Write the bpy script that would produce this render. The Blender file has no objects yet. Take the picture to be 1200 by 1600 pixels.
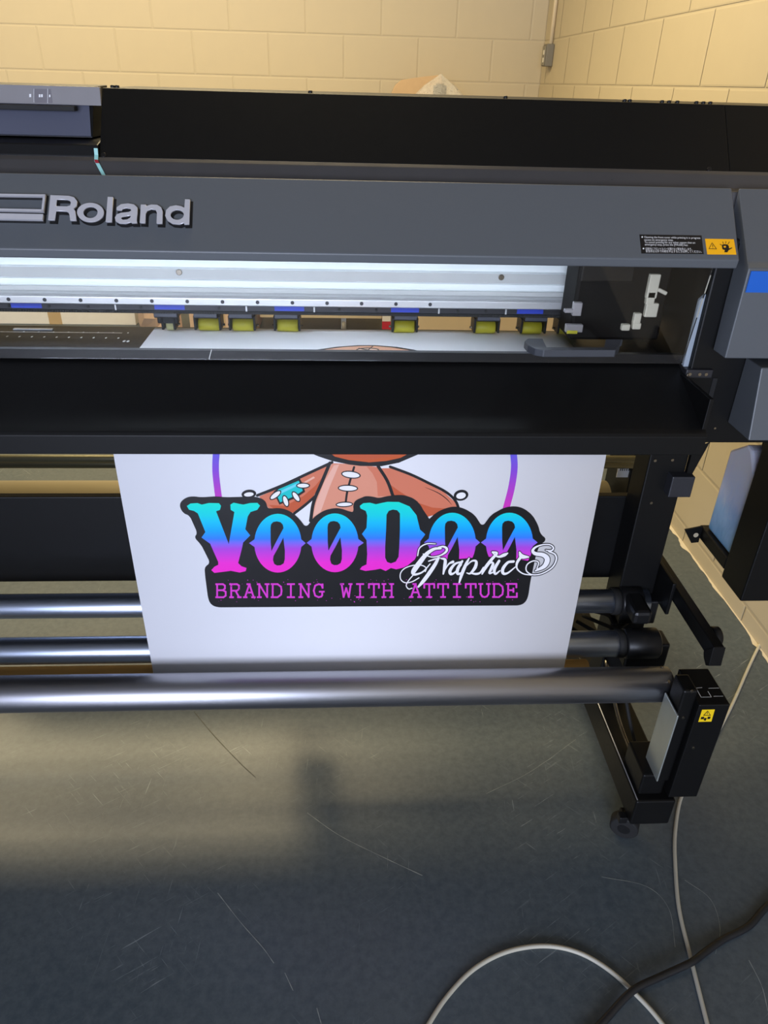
import bpy, bmesh, math, random
from mathutils import Vector, Matrix, noise
random.seed(7)
SC = bpy.context.scene
COL = SC.collection

# ------------------------------------------------------------------ camera
F_PX, HC = 1137.48, 1.40
PITCH, YAW, ROLL = (math.radians(v) for v in (30.5796, 3.4729, -1.6199))
_cp, _sp, _cy, _sy = math.cos(PITCH), math.sin(PITCH), math.cos(YAW), math.sin(YAW)
FWD = Vector((_sy*_cp, _cy*_cp, -_sp)); _r = Vector((_cy, -_sy, 0)); _d = -_r.cross(FWD)
RIGHT = math.cos(ROLL)*_r + math.sin(ROLL)*_d
DOWN = -math.sin(ROLL)*_r + math.cos(ROLL)*_d
EYE = Vector((0, 0, HC))
cam = bpy.data.cameras.new('camera'); cam.sensor_fit = 'VERTICAL'; cam.sensor_height = 36
cam.lens = 36*F_PX/1600; cam.clip_start = 0.02; cam.clip_end = 60
camo = bpy.data.objects.new('camera', cam); COL.objects.link(camo)
m = Matrix((RIGHT, -DOWN, -FWD)).transposed().to_4x4(); m.translation = EYE
camo.matrix_world = m
SC.camera = camo

# ------------------------------------------------------------------ world, exposure, big lights
w = bpy.data.worlds.new('world'); SC.world = w; w.use_nodes = True
w.node_tree.nodes['Background'].inputs[0].default_value = (0.55, 0.70, 1.0, 1)
w.node_tree.nodes['Background'].inputs[1].default_value = 0.6
SC.view_settings.view_transform = 'Standard'; SC.view_settings.look = 'None'
SC.view_settings.exposure = 0.0; SC.view_settings.gamma = 1.0; SC.view_settings.use_curve_mapping = False

ROOM = dict(x0=-4.2, x1=1.21, y0=-4.5, y1=5.2, z1=3.0)
def area(name, loc, target, sx, sy, power, col):
    l = bpy.data.lights.new(name, 'AREA'); l.shape = 'RECTANGLE'; l.size = sx; l.size_y = sy
    l.energy = power; l.color = col
    o = bpy.data.objects.new(name, l); COL.objects.link(o); o.location = loc
    o.rotation_euler = (Vector(target)-Vector(loc)).to_track_quat('-Z', 'Y').to_euler()
    return o
WARM = (1.0, 0.81, 0.47)
LAMPS = [(-2.3, 3.55, 62), (-0.8, 3.55, 48), (-0.1, 2.55, 62)]          # ceiling battens at the back of the room (x, y, watts)
for lx, ly, lp in LAMPS:
    area('batten_light', (lx, ly, 2.86), (lx, ly, 0), 1.2, 0.7, lp, WARM)
# daylight through the window in the wall behind the camera
WIN = (-2.7, 0.4, 0.35, 2.6)
area('window_daylight', ((WIN[0]+WIN[1])/2, ROOM['y0']+0.06, (WIN[2]+WIN[3])/2), ((WIN[0]+WIN[1])/2+1.6, 1.0, 0.9),
     WIN[1]-WIN[0], WIN[3]-WIN[2], 365, (0.73, 0.79, 1.0))

# ------------------------------------------------------------------ helpers
def lin(c):
    return tuple((v/255/12.92 if v/255 <= 0.04045 else ((v/255+0.055)/1.055)**2.4) for v in c)
MATS = {}
def mat(name, rgb, rough=0.5, metal=0.0, var=0.06, scale=30, bump=0.0, spec=0.5, emit=0, aniso=0.0, stretch=None, alpha=None):
    if name in MATS: return MATS[name]
    M = bpy.data.materials.new(name); M.use_nodes = True; nt = M.node_tree; N = nt.nodes; L = nt.links
    b = N['Principled BSDF']; c = lin(rgb)
    tc = N.new('ShaderNodeTexCoord'); mp = N.new('ShaderNodeMapping'); L.new(tc.outputs['Object'], mp.inputs[0])
    if stretch: mp.inputs['Scale'].default_value = stretch
    nz = N.new('ShaderNodeTexNoise'); nz.inputs['Scale'].default_value = scale; nz.inputs['Detail'].default_value = 4
    L.new(mp.outputs[0], nz.inputs['Vector'])
    mx = N.new('ShaderNodeMix'); mx.data_type = 'RGBA'
    mx.inputs['A'].default_value = tuple(v*(1-var) for v in c)+(1,)
    mx.inputs['B'].default_value = tuple(min(1, v*(1+var)) for v in c)+(1,)
    L.new(nz.outputs['Fac'], mx.inputs['Factor']); L.new(mx.outputs['Result'], b.inputs['Base Color'])
    mr = N.new('ShaderNodeMapRange'); mr.inputs['To Min'].default_value = max(0, rough-0.05); mr.inputs['To Max'].default_value = min(1, rough+0.05)
    L.new(nz.outputs['Fac'], mr.inputs['Value']); L.new(mr.outputs[0], b.inputs['Roughness'])
    b.inputs['Metallic'].default_value = metal; b.inputs['Specular IOR Level'].default_value = spec
    if aniso: b.inputs['Anisotropic'].default_value = aniso
    if bump:
        bp = N.new('ShaderNodeBump'); bp.inputs['Strength'].default_value = bump; bp.inputs['Distance'].default_value = 0.002
        L.new(nz.outputs['Fac'], bp.inputs['Height']); L.new(bp.outputs[0], b.inputs['Normal'])
    if emit:
        b.inputs['Emission Color'].default_value = c+(1,); b.inputs['Emission Strength'].default_value = emit
    MATS[name] = M
    return M

def ray(px, py): return (px-600)/F_PX*RIGHT + (py-800)/F_PX*DOWN + FWD
def at(px, py, X=None, Y=None, Z=None):
    """the point of a world plane (X, Y or Z fixed) that the photograph shows at this pixel"""
    d = ray(px, py)
    t = X/d.x if X is not None else (Y/d.y if Y is not None else (Z-HC)/d.z)
    return EYE + t*d
def on_plane(px, py, p0, n):
    d = ray(px, py); t = (Vector(p0)-EYE).dot(n)/d.dot(n)
    return EYE + t*d

def link(o, parent=None):
    COL.objects.link(o)
    if parent is not None:
        o.parent = parent
        if parent.type == 'EMPTY': o.matrix_parent_inverse = Matrix.Translation(-parent.location)
    return o
def mesh(name, V, Fc, material, parent=None, smooth=False):
    me = bpy.data.meshes.new(name); me.from_pydata([tuple(v) for v in V], [], Fc); me.update()
    if material: me.materials.append(material)
    if smooth:
        for p in me.polygons: p.use_smooth = True
    return link(bpy.data.objects.new(name, me), parent)
def from_bm(name, bm, material, parent=None, smooth=False):
    bmesh.ops.recalc_face_normals(bm, faces=bm.faces)
    me = bpy.data.meshes.new(name); bm.to_mesh(me); bm.free()
    if material: me.materials.append(material)
    if smooth:
        for p in me.polygons: p.use_smooth = True
    return link(bpy.data.objects.new(name, me), parent)
def bevel(bm, wd, seg=2):
    bmesh.ops.bevel(bm, geom=list(bm.edges), offset=wd, segments=seg, affect='EDGES', profile=0.5, clamp_overlap=True)
def bm_box(bm, x0, x1, y0, y1, z0, z1):
    v = [bm.verts.new(p) for p in ((x0,y0,z0),(x1,y0,z0),(x1,y1,z0),(x0,y1,z0),(x0,y0,z1),(x1,y0,z1),(x1,y1,z1),(x0,y1,z1))]
    for f in ((0,3,2,1),(4,5,6,7),(0,1,5,4),(1,2,6,5),(2,3,7,6),(3,0,4,7)): bm.faces.new([v[i] for i in f])
def box(name, x0, x1, y0, y1, z0, z1, material, parent=None, bev=0.002):
    bm = bmesh.new(); bm_box(bm, x0, x1, y0, y1, z0, z1)
    if bev: bevel(bm, bev)
    return from_bm(name, bm, material, parent)
def prism(name, prof, x0, x1, material, parent=None, bev=0.0, axis='x'):
    """closed profile of (y,z) swept along x (or (x,z) along y, (x,y) along z)"""
    bm = bmesh.new()
    def P(t, a, b): return (t,a,b) if axis == 'x' else ((a,t,b) if axis == 'y' else (a,b,t))
    A = [bm.verts.new(P(x0,a,b)) for a,b in prof]; B = [bm.verts.new(P(x1,a,b)) for a,b in prof]
    n = len(prof)
    bm.faces.new(A); bm.faces.new(B[::-1])
    for i in range(n): bm.faces.new((A[i], B[i], B[(i+1)%n], A[(i+1)%n]))
    if bev: bevel(bm, bev)
    return from_bm(name, bm, material, parent)
def bm_cyl(bm, p0, p1, r0, r1=None, seg=24, caps=True, bev=0):
    p0, p1 = Vector(p0), Vector(p1); r1 = r0 if r1 is None else r1
    d = (p1-p0).normalized(); u = d.orthogonal().normalized(); v = d.cross(u)
    rings = []
    prof = [(p0, r0), (p1, r1)]
    if bev: prof = [(p0, r0-bev), (p0+d*bev, r0), (p1-d*bev, r1), (p1, r1-bev)]
    for c, r in prof:
        rings.append([bm.verts.new(c+r*(math.cos(a)*u+math.sin(a)*v)) for a in (2*math.pi*i/seg for i in range(seg))])
    fs = []
    for A, B in zip(rings, rings[1:]):
        for i in range(seg): fs.append(bm.faces.new((A[i], A[(i+1)%seg], B[(i+1)%seg], B[i])))
    if caps: bm.faces.new(rings[0][::-1]); bm.faces.new(rings[-1])
    return fs
def cyl(name, p0, p1, r0, material, parent=None, r1=None, seg=24, bev=0, smooth=True):
    bm = bmesh.new(); fs = bm_cyl(bm, p0, p1, r0, r1, seg, True, bev)
    if smooth:
        for f in fs: f.smooth = True
    return from_bm(name, bm, material, parent)
def spline(pts, n=8):
    P = [Vector(p) for p in pts]; P = [2*P[0]-P[1]]+P+[2*P[-1]-P[-2]]; out = []
    for i in range(1, len(P)-2):
        for k in range(n):
            t = k/n; a, b, c, d = P[i-1:i+3]
            out.append(0.5*((2*b)+(c-a)*t+(2*a-5*b+4*c-d)*t*t+(3*b-a-3*c+d)*t**3))
    out.append(P[-2]); return out
def tube(name, pts, r, material, parent=None, n=8, seg=10):
    Q = spline(pts, n); bm = bmesh.new(); rings = []
    prev = None
    for i, q in enumerate(Q):
        d = (Q[min(i+1, len(Q)-1)]-Q[max(i-1, 0)]).normalized()
        if prev is None: u = d.orthogonal().normalized()
        else: u = (prev-d*prev.dot(d)).normalized()
        prev = u; v = d.cross(u)
        rings.append([bm.verts.new(q+r*(math.cos(a)*u+math.sin(a)*v)) for a in (2*math.pi*k/seg for k in range(seg))])
    for A, B in zip(rings, rings[1:]):
        for k in range(seg): bm.faces.new((A[k], A[(k+1)%seg], B[(k+1)%seg], B[k]))
    bm.faces.new(rings[0][::-1]); bm.faces.new(rings[-1])
    return from_bm(name, bm, material, parent, smooth=True)
def empty(name, loc, label, cat, group=None):
    o = bpy.data.objects.new(name, None); COL.objects.link(o); o.location = loc; o.empty_display_size = 0.1
    tag(o, label, cat, group); return o
def tag(o, label, cat, group=None):
    o['label'] = label; o['category'] = cat
    if group: o['group'] = group
    return o
def structure(o): o['kind'] = 'structure'; return o
def copy_at(o, loc, parent=None):
    c = o.copy(); COL.objects.link(c); c.location = loc; return c
def text_mesh(s, size, offset=0.0, extrude=0.0):
    cu = bpy.data.curves.new('text', 'FONT'); cu.body = s; cu.size = size; cu.offset = offset; cu.extrude = extrude; cu.resolution_u = 4
    o = bpy.data.objects.new('text', cu); COL.objects.link(o)
    dg = bpy.context.evaluated_depsgraph_get(); me = bpy.data.meshes.new_from_object(o.evaluated_get(dg))
    bpy.data.objects.remove(o); bpy.data.curves.remove(cu)
    return me

# ------------------------------------------------------------------ materials
M_WALL = mat('wall_paint', (187, 174, 146), 0.62, var=0.03, scale=14, bump=0.25)
M_WHITEPAINT = mat('slopped_white_paint', (214, 204, 182), 0.6, var=0.08, scale=40, bump=0.3)
M_CEIL = mat('ceiling_paint', (120, 118, 112), 0.8)
M_WALLDARK = mat('dull_wall_paint', (112, 112, 114), 0.7)
M_GREY = mat('grey_plastic', (85, 89, 93), 0.42, var=0.03, scale=200, bump=0.03)
M_GREY2 = mat('grey_plastic_lip', (84, 86, 93), 0.45, var=0.03, scale=200)
M_BLACK = mat('black_sheet_metal', (15, 15, 15), 0.42, var=0.08, scale=120, bump=0.02, spec=0.22)
M_SATIN = mat('black_satin_strip', (30, 29, 31), 0.33, 0.2, var=0.05, scale=90)
M_BLACKPL = mat('black_plastic', (20, 20, 21), 0.4, var=0.08, scale=150, spec=0.35)
M_RUBBER = mat('black_rubber', (18, 18, 18), 0.75)
M_ALU = mat('brushed_aluminium', (206, 207, 210), 0.32, 0.55, var=0.08, scale=18, stretch=(1, 60, 60))
M_ALUTUBE = mat('satin_aluminium_tube', (168, 168, 174), 0.38, 1.0, var=0.05, scale=12, stretch=(1, 40, 40))
M_CHROME = mat('polished_steel_tube', (182, 192, 210), 0.34, 1.0, var=0.1, scale=20, stretch=(1, 50, 50))
M_WHITEMETAL = mat('white_coated_metal', (226, 232, 234), 0.45, var=0.02)
M_GALV = mat('galvanised_plate', (190, 196, 190), 0.35, 0.7, var=0.12, scale=25)
M_STEEL = mat('screw_steel', (150, 142, 130), 0.25, 1.0)
M_DARKSTEEL = mat('dark_anodised_rail', (58, 58, 62), 0.4, 0.6)
M_YELLOW = mat('yellow_urethane', (190, 182, 46), 0.5, var=0.08, scale=60)
M_CREAM = mat('cream_rubber', (196, 194, 140), 0.6)
M_BLUE = mat('blue_stripe_paint', (4, 92, 190), 0.4, var=0.03)
M_BLUESTICK = mat('blue_sticker', (38, 62, 178), 0.4, var=0.05)
M_VINYL = mat('white_vinyl', (232, 232, 236), 0.5, var=0.01, scale=6, spec=0.12)
M_CARD = mat('cardboard', (194, 164, 126), 0.8, var=0.08, scale=30)
M_CORE = mat('cardboard_core', (202, 160, 92), 0.7, var=0.06, scale=30)
M_LABELY = mat('warning_yellow', (247, 178, 12), 0.45, var=0.02)
M_INKB = mat('print_black', (16, 15, 18), 0.4, var=0.02)
M_WHITEINK = mat('label_white', (225, 225, 225), 0.5, var=0.02)
M_BEIGECABLE = mat('beige_cable', (188, 184, 168), 0.5, var=0.05)
M_BLACKCABLE = mat('black_cable', (26, 27, 30), 0.45)
M_CHROMELETTER = mat('badge_silver', (196, 196, 202), 0.35, 0.25, var=0.04)
M_PLATE = mat('slate_blue_plate', (84, 87, 102), 0.4, var=0.05, scale=15)
M_SCREEN = mat('glossy_display', (132, 129, 130), 0.2, var=0.04, spec=0.7)
M_BROWN = mat('brown_black_housing', (15, 11, 8), 0.6, var=0.1, spec=0.15)

def glassy(name, tint, refl_ior=1.45, rough=0.03):
    M = bpy.data.materials.new(name); M.use_nodes = True; nt = M.node_tree; nt.nodes.clear()
    o = nt.nodes.new('ShaderNodeOutputMaterial'); t = nt.nodes.new('ShaderNodeBsdfTransparent'); g = nt.nodes.new('ShaderNodeBsdfGlossy')
    f = nt.nodes.new('ShaderNodeFresnel'); x = nt.nodes.new('ShaderNodeMixShader')
    nz = nt.nodes.new('ShaderNodeTexNoise'); nz.inputs['Scale'].default_value = 9
    mr = nt.nodes.new('ShaderNodeMapRange'); mr.inputs['To Min'].default_value = rough*.6; mr.inputs['To Max'].default_value = rough*1.4
    nt.links.new(nz.outputs['Fac'], mr.inputs['Value']); nt.links.new(mr.outputs[0], g.inputs['Roughness'])
    t.inputs[0].default_value = tint+(1,); f.inputs[0].default_value = refl_ior
    nt.links.new(f.outputs[0], x.inputs[0]); nt.links.new(t.outputs[0], x.inputs[1]); nt.links.new(g.outputs[0], x.inputs[2]); nt.links.new(x.outputs[0], o.inputs[0])
    return M
M_GLASS = glassy('clear_acrylic', (0.93, 0.93, 0.92), 1.35)
M_WINGLASS = glassy('window_glass', (0.96, 0.98, 0.97))
def film():
    M = bpy.data.materials.new('wrapping_film'); M.use_nodes = True; nt = M.node_tree; b = nt.nodes['Principled BSDF']
    b.inputs['Base Color'].default_value = (.75, .73, .68, 1); b.inputs['Roughness'].default_value = .25
    nz = nt.nodes.new('ShaderNodeTexNoise'); nz.inputs['Scale'].default_value = 18; nz.inputs['Distortion'].default_value = 1.5
    mr = nt.nodes.new('ShaderNodeMapRange'); mr.inputs['To Min'].default_value = .2; mr.inputs['To Max'].default_value = .6
    nt.links.new(nz.outputs['Fac'], mr.inputs['Value']); nt.links.new(mr.outputs[0], b.inputs['Alpha'])
    return M
M_FILM = film()
def translucent_bottle():
    M = bpy.data.materials.new('translucent_polythene'); M.use_nodes = True; nt = M.node_tree; b = nt.nodes['Principled BSDF']
    b.inputs['Roughness'].default_value = .35; b.inputs['Subsurface Weight'].default_value = 0.15
    tc = nt.nodes.new('ShaderNodeTexCoord'); sp = nt.nodes.new('ShaderNodeSeparateXYZ'); nt.links.new(tc.outputs['Generated'], sp.inputs[0])
    nz = nt.nodes.new('ShaderNodeTexNoise'); nz.inputs['Scale'].default_value = 6; nz.inputs['Detail'].default_value = 3; nz.inputs['Distortion'].default_value = 1.0
    nt.links.new(tc.outputs['Generated'], nz.inputs['Vector'])
    ad = nt.nodes.new('ShaderNodeMath'); ad.operation = 'MULTIPLY_ADD'; ad.inputs[1].default_value = .3
    nt.links.new(nz.outputs['Fac'], ad.inputs[0]); nt.links.new(sp.outputs['Z'], ad.inputs[2])
    cr = nt.nodes.new('ShaderNodeValToRGB'); e = cr.color_ramp.elements
    e[0].position = .12; e[0].color = lin((84, 130, 180))+(1,); e[1].position = .95; e[1].color = lin((196, 198, 210))+(1,)
    x = e.new(.45); x.color = lin((140, 176, 220))+(1,); x = e.new(.62); x.color = lin((182, 194, 222))+(1,)
    nt.links.new(ad.outputs[0], cr.inputs[0]); nt.links.new(cr.outputs[0], b.inputs['Base Color'])
    return M
M_BOTTLE = translucent_bottle()

def floor_mat():
    M = bpy.data.materials.new('painted_concrete'); M.use_nodes = True; nt = M.node_tree; N = nt.nodes; L = nt.links; b = N['Principled BSDF']
    tc = N.new('ShaderNodeTexCoord')
    def noise(scale, detail=4, rough=.5, stretch=None, rot=0, dist=0):
        mp = N.new('ShaderNodeMapping'); mp.vector_type = 'TEXTURE'; L.new(tc.outputs['Object'], mp.inputs[0])
        if stretch: mp.inputs['Scale'].default_value = tuple(1/k for k in stretch)
        mp.inputs['Rotation'].default_value = (0, 0, rot)
        n = N.new('ShaderNodeTexNoise'); n.inputs['Scale'].default_value = scale; n.inputs['Detail'].default_value = detail
        n.inputs['Roughness'].default_value = rough; n.inputs['Distortion'].default_value = dist
        L.new(mp.outputs[0], n.inputs['Vector']); return n
    def ramp(n, p0, p1):
        r = N.new('ShaderNodeMapRange'); r.inputs['From Min'].default_value = p0; r.inputs['From Max'].default_value = p1; L.new(n.outputs['Fac'], r.inputs['Value']); return r
    def mix(f, A, B):
        x = N.new('ShaderNodeMix'); x.data_type = 'RGBA'; L.new(f, x.inputs['Factor'])
        for k, v in (('A', A), ('B', B)):
            if isinstance(v, tuple): x.inputs[k].default_value = v
            else: L.new(v, x.inputs[k])
        return x.outputs['Result']
    big = noise(2.2, 5); fine = noise(60, 5, .7)
    c = mix(ramp(big, .3, .7).outputs[0], lin((64, 75, 83))+(1,), lin((76, 84, 88))+(1,))
    c = mix(ramp(fine, .35, 1.6).outputs[0], c, lin((118, 126, 130))+(1,))
    # scuffs: short streaks in two directions, broken up by a mask
    mask = ramp(noise(3.1, 3), .48, .62)
    for rot, st, th in ((.55, (1, 26, 1), .63), (-.8, (1, 30, 1), .64), (1.5, (1, 22, 1), .65)):
        s = ramp(noise(9, 5, .65, st, rot, .2), th, th+.05)
        mu = N.new('ShaderNodeMath'); mu.operation = 'MULTIPLY'; L.new(s.outputs[0], mu.inputs[0]); L.new(mask.outputs[0], mu.inputs[1])
        m2 = N.new('ShaderNodeMath'); m2.operation = 'MULTIPLY'; m2.inputs[1].default_value = .45; L.new(mu.outputs[0], m2.inputs[0])
        c = mix(m2.outputs[0], c, lin((178, 186, 186))+(1,))
    L.new(c, b.inputs['Base Color'])
    r = N.new('ShaderNodeMapRange'); r.inputs['To Min'].default_value = .28; r.inputs['To Max'].default_value = .42; L.new(big.outputs['Fac'], r.inputs['Value'])
    L.new(r.outputs[0], b.inputs['Roughness'])
    bp = N.new('ShaderNodeBump'); bp.inputs['Strength'].default_value = .03; bp.inputs['Distance'].default_value = .001; L.new(fine.outputs['Fac'], bp.inputs['Height']); L.new(bp.outputs[0], b.inputs['Normal'])
    return M
M_FLOOR = floor_mat()

# ------------------------------------------------------------------ room shell
X0, X1, Y0, Y1, Z1 = ROOM['x0'], ROOM['x1'], ROOM['y0'], ROOM['y1'], ROOM['z1']
floor = structure(box('floor', X0, X1+.2, Y0, Y1+.2, -.1, 0, M_FLOOR, None, 0))
structure(box('ceiling', X0, X1+.2, Y0, Y1+.2, Z1, Z1+.1, M_CEIL, None, 0))
wall_back = structure(box('wall_back', X0, X1+.2, Y1+.0025, Y1+.2, 0, Z1, M_WALL, None, 0))
wall_right = structure(box('wall_right', X1+.0025, X1+.2, Y0, Y1+.004, 0, Z1, M_WALL, None, 0))
structure(box('wall_left', X0-.2, X0, Y0, Y1+.2, 0, Z1, M_WALLDARK, None, 0))
# wall behind the camera, with the window opening
bm = bmesh.new()
for a in ((X0, WIN[0], 0, Z1), (WIN[1], X1+.2, 0, Z1), (WIN[0], WIN[1], 0, WIN[2]), (WIN[0], WIN[1], WIN[3], Z1)):
    bm_box(bm, a[0], a[1], Y0-.2, Y0, a[2], a[3])
structure(from_bm('wall_front', bm, M_WALLDARK))
win = structure(box('window_1', WIN[0], WIN[1], Y0-.11, Y0-.10, WIN[2], WIN[3], M_WINGLASS, None, 0))
bm = bmesh.new()
for a in ((WIN[0], WIN[0]+.05, WIN[2], WIN[3]), (WIN[1]-.05, WIN[1], WIN[2], WIN[3]), (WIN[0], WIN[1], WIN[2], WIN[2]+.05), (WIN[0], WIN[1], WIN[3]-.05, WIN[3])):
    bm_box(bm, a[0], a[1], Y0-.13, Y0-.08, a[2], a[3])
from_bm('window_frame', bm, M_WHITEMETAL, win)

def blocks(parent, length, height, place, first_course, offs, rec=.0026):
    """painted blockwork: one object for each block, joints 10 mm wide and 4 mm deep"""
    full = None
    def block_mesh(wd, ht):
        b, d = .005, .004
        V = [place(u, v, k) for u, v, k in ((0,0,rec),(wd,0,rec),(wd,ht,rec),(0,ht,rec),(b,b,d),(wd-b,b,d),(wd-b,ht-b,d),(b,ht-b,d))]
        me = bpy.data.meshes.new('block'); me.from_pydata([v-place(0,0,0) for v in V], [], [(4,5,6,7),(0,1,5,4),(1,2,6,5),(2,3,7,6),(3,0,4,7)]); me.update()
        me.materials.append(M_WALL)
        bm = bmesh.new(); bm.from_mesh(me); bmesh.ops.recalc_face_normals(bm, faces=bm.faces); bm.to_mesh(me); bm.free()
        return me
    z = first_course-.225; row = 0
    cache = {}
    while z < height-.02:
        za, zb = max(z+.003, 0), min(z+.222, height); u = -offs[row % 2]
        while u < length:
            ua, ub = max(u+.003, 0), min(u+.447, length)
            if ub-ua > .03 and zb-za > .02:
                k = (round(ub-ua, 3), round(zb-za, 3))
                if k not in cache: cache[k] = block_mesh(*k)
                o = bpy.data.objects.new('block', cache[k]); COL.objects.link(o); o.parent = parent; o.location = place(ua, za, 0)
            u += .45
        z += .225; row += 1
# horizontal joints fall at z = 0.06 + n*0.225 (the photo shows those at 1.41 and 1.635)
blocks(wall_back, 4.6, Z1, lambda u, v, d: Vector((X1-u, Y1+.004-d, v)), .06, (.36, .135))
blocks(wall_right, 5.2, Z1, lambda u, v, d: Vector((X1+.004-d, Y1-u, v)), .06, (.10, .33), .0032)
# white wall paint slopped over the edge of the floor
V = []; n = 260
for i in range(n):
    y = .9+i*(Y1-.92)/(n-1)
    wob = .004+max(0, .022*noise.noise(Vector((y*9, .3, 0)))+.012*noise.noise(Vector((y*31, 2.1, 0)))+.010*noise.noise(Vector((y*2.1, 7.7, 0))))
    V += [(X1+.006, y, .0004), (X1-max(.004, wob), y, .0008)]
mesh('paint_edge', V, [(2*i, 2*i+1, 2*i+3, 2*i+2) for i in range(n-1)], M_WHITEPAINT, wall_right)
# long scratches in the floor paint
M_SCR = mat('scratch_pale', (150, 156, 152), .6); M_SCRD = mat('scratch_dark', (70, 68, 56), .7)
def scratch(pix, wd, m):
    P = [at(x, y, Z=.0006) for x, y in pix]; P = spline(P, 6); V = []
    for i, p in enumerate(P):
        d = (P[min(i+1, len(P)-1)]-P[max(i-1, 0)]).normalized(); s = Vector((-d.y, d.x, 0))*wd*random.uniform(.3, 1)
        V += [p-s, p+s]
    mesh('scratch', V, [(2*i, 2*i+1, 2*i+3, 2*i+2) for i in range(len(P)-1)], m, floor)
scratch([(480, 1270), (530, 1305), (600, 1340), (660, 1368)], .0010, M_SCR)
scratch([(340, 1395), (375, 1440), (410, 1480), (428, 1505)], .0009, M_SCR)
scratch([(445, 1520), (458, 1548)], .0008, M_SCR); scratch([(495, 1575), (502, 1600)], .0008, M_SCR)
scratch([(303, 1112), (335, 1150), (375, 1192), (400, 1215)], .0009, M_SCRD)
scratch([(1070, 1375), (1110, 1405), (1125, 1450), (1118, 1490)], .0006, M_SCR)
scratch([(940, 1370), (1010, 1385), (1045, 1420), (1055, 1480)], .0006, M_SCR)
scratch([(1170, 1500), (1190, 1540), (1200, 1580)], .0007, M_SCR)
scratch([(760, 1240), (830, 1205), (900, 1155)], .0006, M_SCR)

# ------------------------------------------------------------------ the printer
PR = empty('wide_format_printer', (0, 1.35, 0), 'black and grey wide-format printer on a stand with warning labels', 'printer')
XL = -1.45                                              # left end of the carriage bay, outside the frame
# body under the platen, end housings
box('body', XL, .62, 1.31, 1.55, .80, .90, M_BLACK, PR)
box('end_body', .622, 1.0, 1.236, 1.60, .82, 1.19, M_BLACK, PR, .003)
box('end_body', XL-.35, XL, 1.236, 1.60, .82, 1.19, M_BLACK, PR, .003)
# black sloping top cover
tc = [(1.336, 1.283), (1.412, 1.380), (1.63, 1.381), (1.66, 1.355), (1.66, 1.205), (1.336, 1.205)]
top = prism('top_cover', tc, -.40, .655, M_BLACK, PR, .001)
prism('end_top_cover', tc, .6556, 1.0, M_BLACK, PR, .001)
prism('cover_step', [(1.3345, 1.2835), (1.327, 1.278), (1.314, 1.2575), (1.287, 1.2565), (1.286, 1.205), (1.3345, 1.205)], XL, 1.0, mat('satin_step', (80, 78, 78), .3, .4, spec=.7), PR, .0015)
def knob(x, y, z, r=.0038, parent=top):
    cyl('thumbscrew', (x, y, z-.003), (x, y, z+.0032), r, M_BLACKPL, parent, seg=12, bev=.001)
for px in (178, 185, 485, 790, 977, 985, 1036, 1047, 1060, 1090, 1101, 1112):
    p = at(px, 150, Y=1.43); knob(p.x, 1.43, 1.381)
nc = Vector((0, -(1.380-1.283), 1.412-1.336)).normalized()
for px, py in ((162, 243), (1108, 265)):
    p = on_plane(px, py, (0, 1.336, 1.283), nc); cyl('cover_screw', p-nc*.001, p+nc*.002, .0042, M_BLACKPL, top, seg=16, bev=.0006)
# control bay on the left: shelf, slate plate, glossy display strip
bay = prism('control_bay', [(1.336, 1.283), (1.345, 1.300), (1.372, 1.306), (1.45, 1.306), (1.63, 1.35), (1.66, 1.34), (1.66, 1.205), (1.336, 1.205)], XL, -.402, M_BLACKPL, PR, .002)
pan = prism('control_panel', [(1.372, 1.3085), (1.402, 1.3535), (1.410, 1.381), (1.50, 1.383), (1.50, 1.3085)], XL+.6, -.4165, M_BLACKPL, PR, .001)
mesh('panel_plate', [(XL+.6, 1.3705, 1.311), (-.4185, 1.3705, 1.311), (-.4225, 1.4000, 1.3545), (XL+.6, 1.4000, 1.3545),
                     (XL+.6, 1.3745, 1.309), (-.4185, 1.3745, 1.309), (-.4225, 1.4045, 1.3515), (XL+.6, 1.4045, 1.3515)],
     [(0,1,2,3),(7,6,5,4),(0,4,5,1),(1,5,6,2),(2,6,7,3),(3,7,4,0)], M_PLATE, pan)
disp = prism('display', [(1.392, 1.3545), (1.398, 1.381), (1.406, 1.381), (1.400, 1.3545)], XL+.6, -.4005, M_SCREEN, pan, .0006)
nd = Vector((0, -(1.381-1.3545), 1.398-1.392)).normalized()
V = []; Fc = []
def quad(V, Fc, pts): k = len(V); V += pts; Fc.append(tuple(range(k, k+len(pts))))
M_SCRD2 = mat('display_tile_grey', (112, 108, 112), .25); M_ICON = mat('display_icon_white', (230, 230, 232), .4)
def on_disp(px, py, e): return on_plane(px, py, (0, 1.392, 1.3545), nd)+nd*e
V = []; Fc = []; quad(V, Fc, [on_disp(x, y, .0004) for x, y in ((52, 139), (79, 139.5), (82, 161), (55, 160.5))]); mesh('display_tile', V, Fc, M_SCRD2, pan)
for x0, x1, y0, y1 in ((46, 49, 147, 152), (61, 63.5, 147.5, 152), (64.5, 67, 147.5, 152), (77, 79, 148, 152), (53, 53.5, 139, 160), (74.5, 75, 139, 161)):
    V = []; Fc = []; quad(V, Fc, [on_disp(x, y, .0008) for x, y in ((x0, y0), (x1, y0), (x1, y1), (x0, y1))]); mesh('display_icon', V, Fc, M_ICON, pan)
box('panel_slot', XL+.6, -.44, 1.376, 1.392, 1.346, 1.3535, M_RUBBER, pan, .001)
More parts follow.
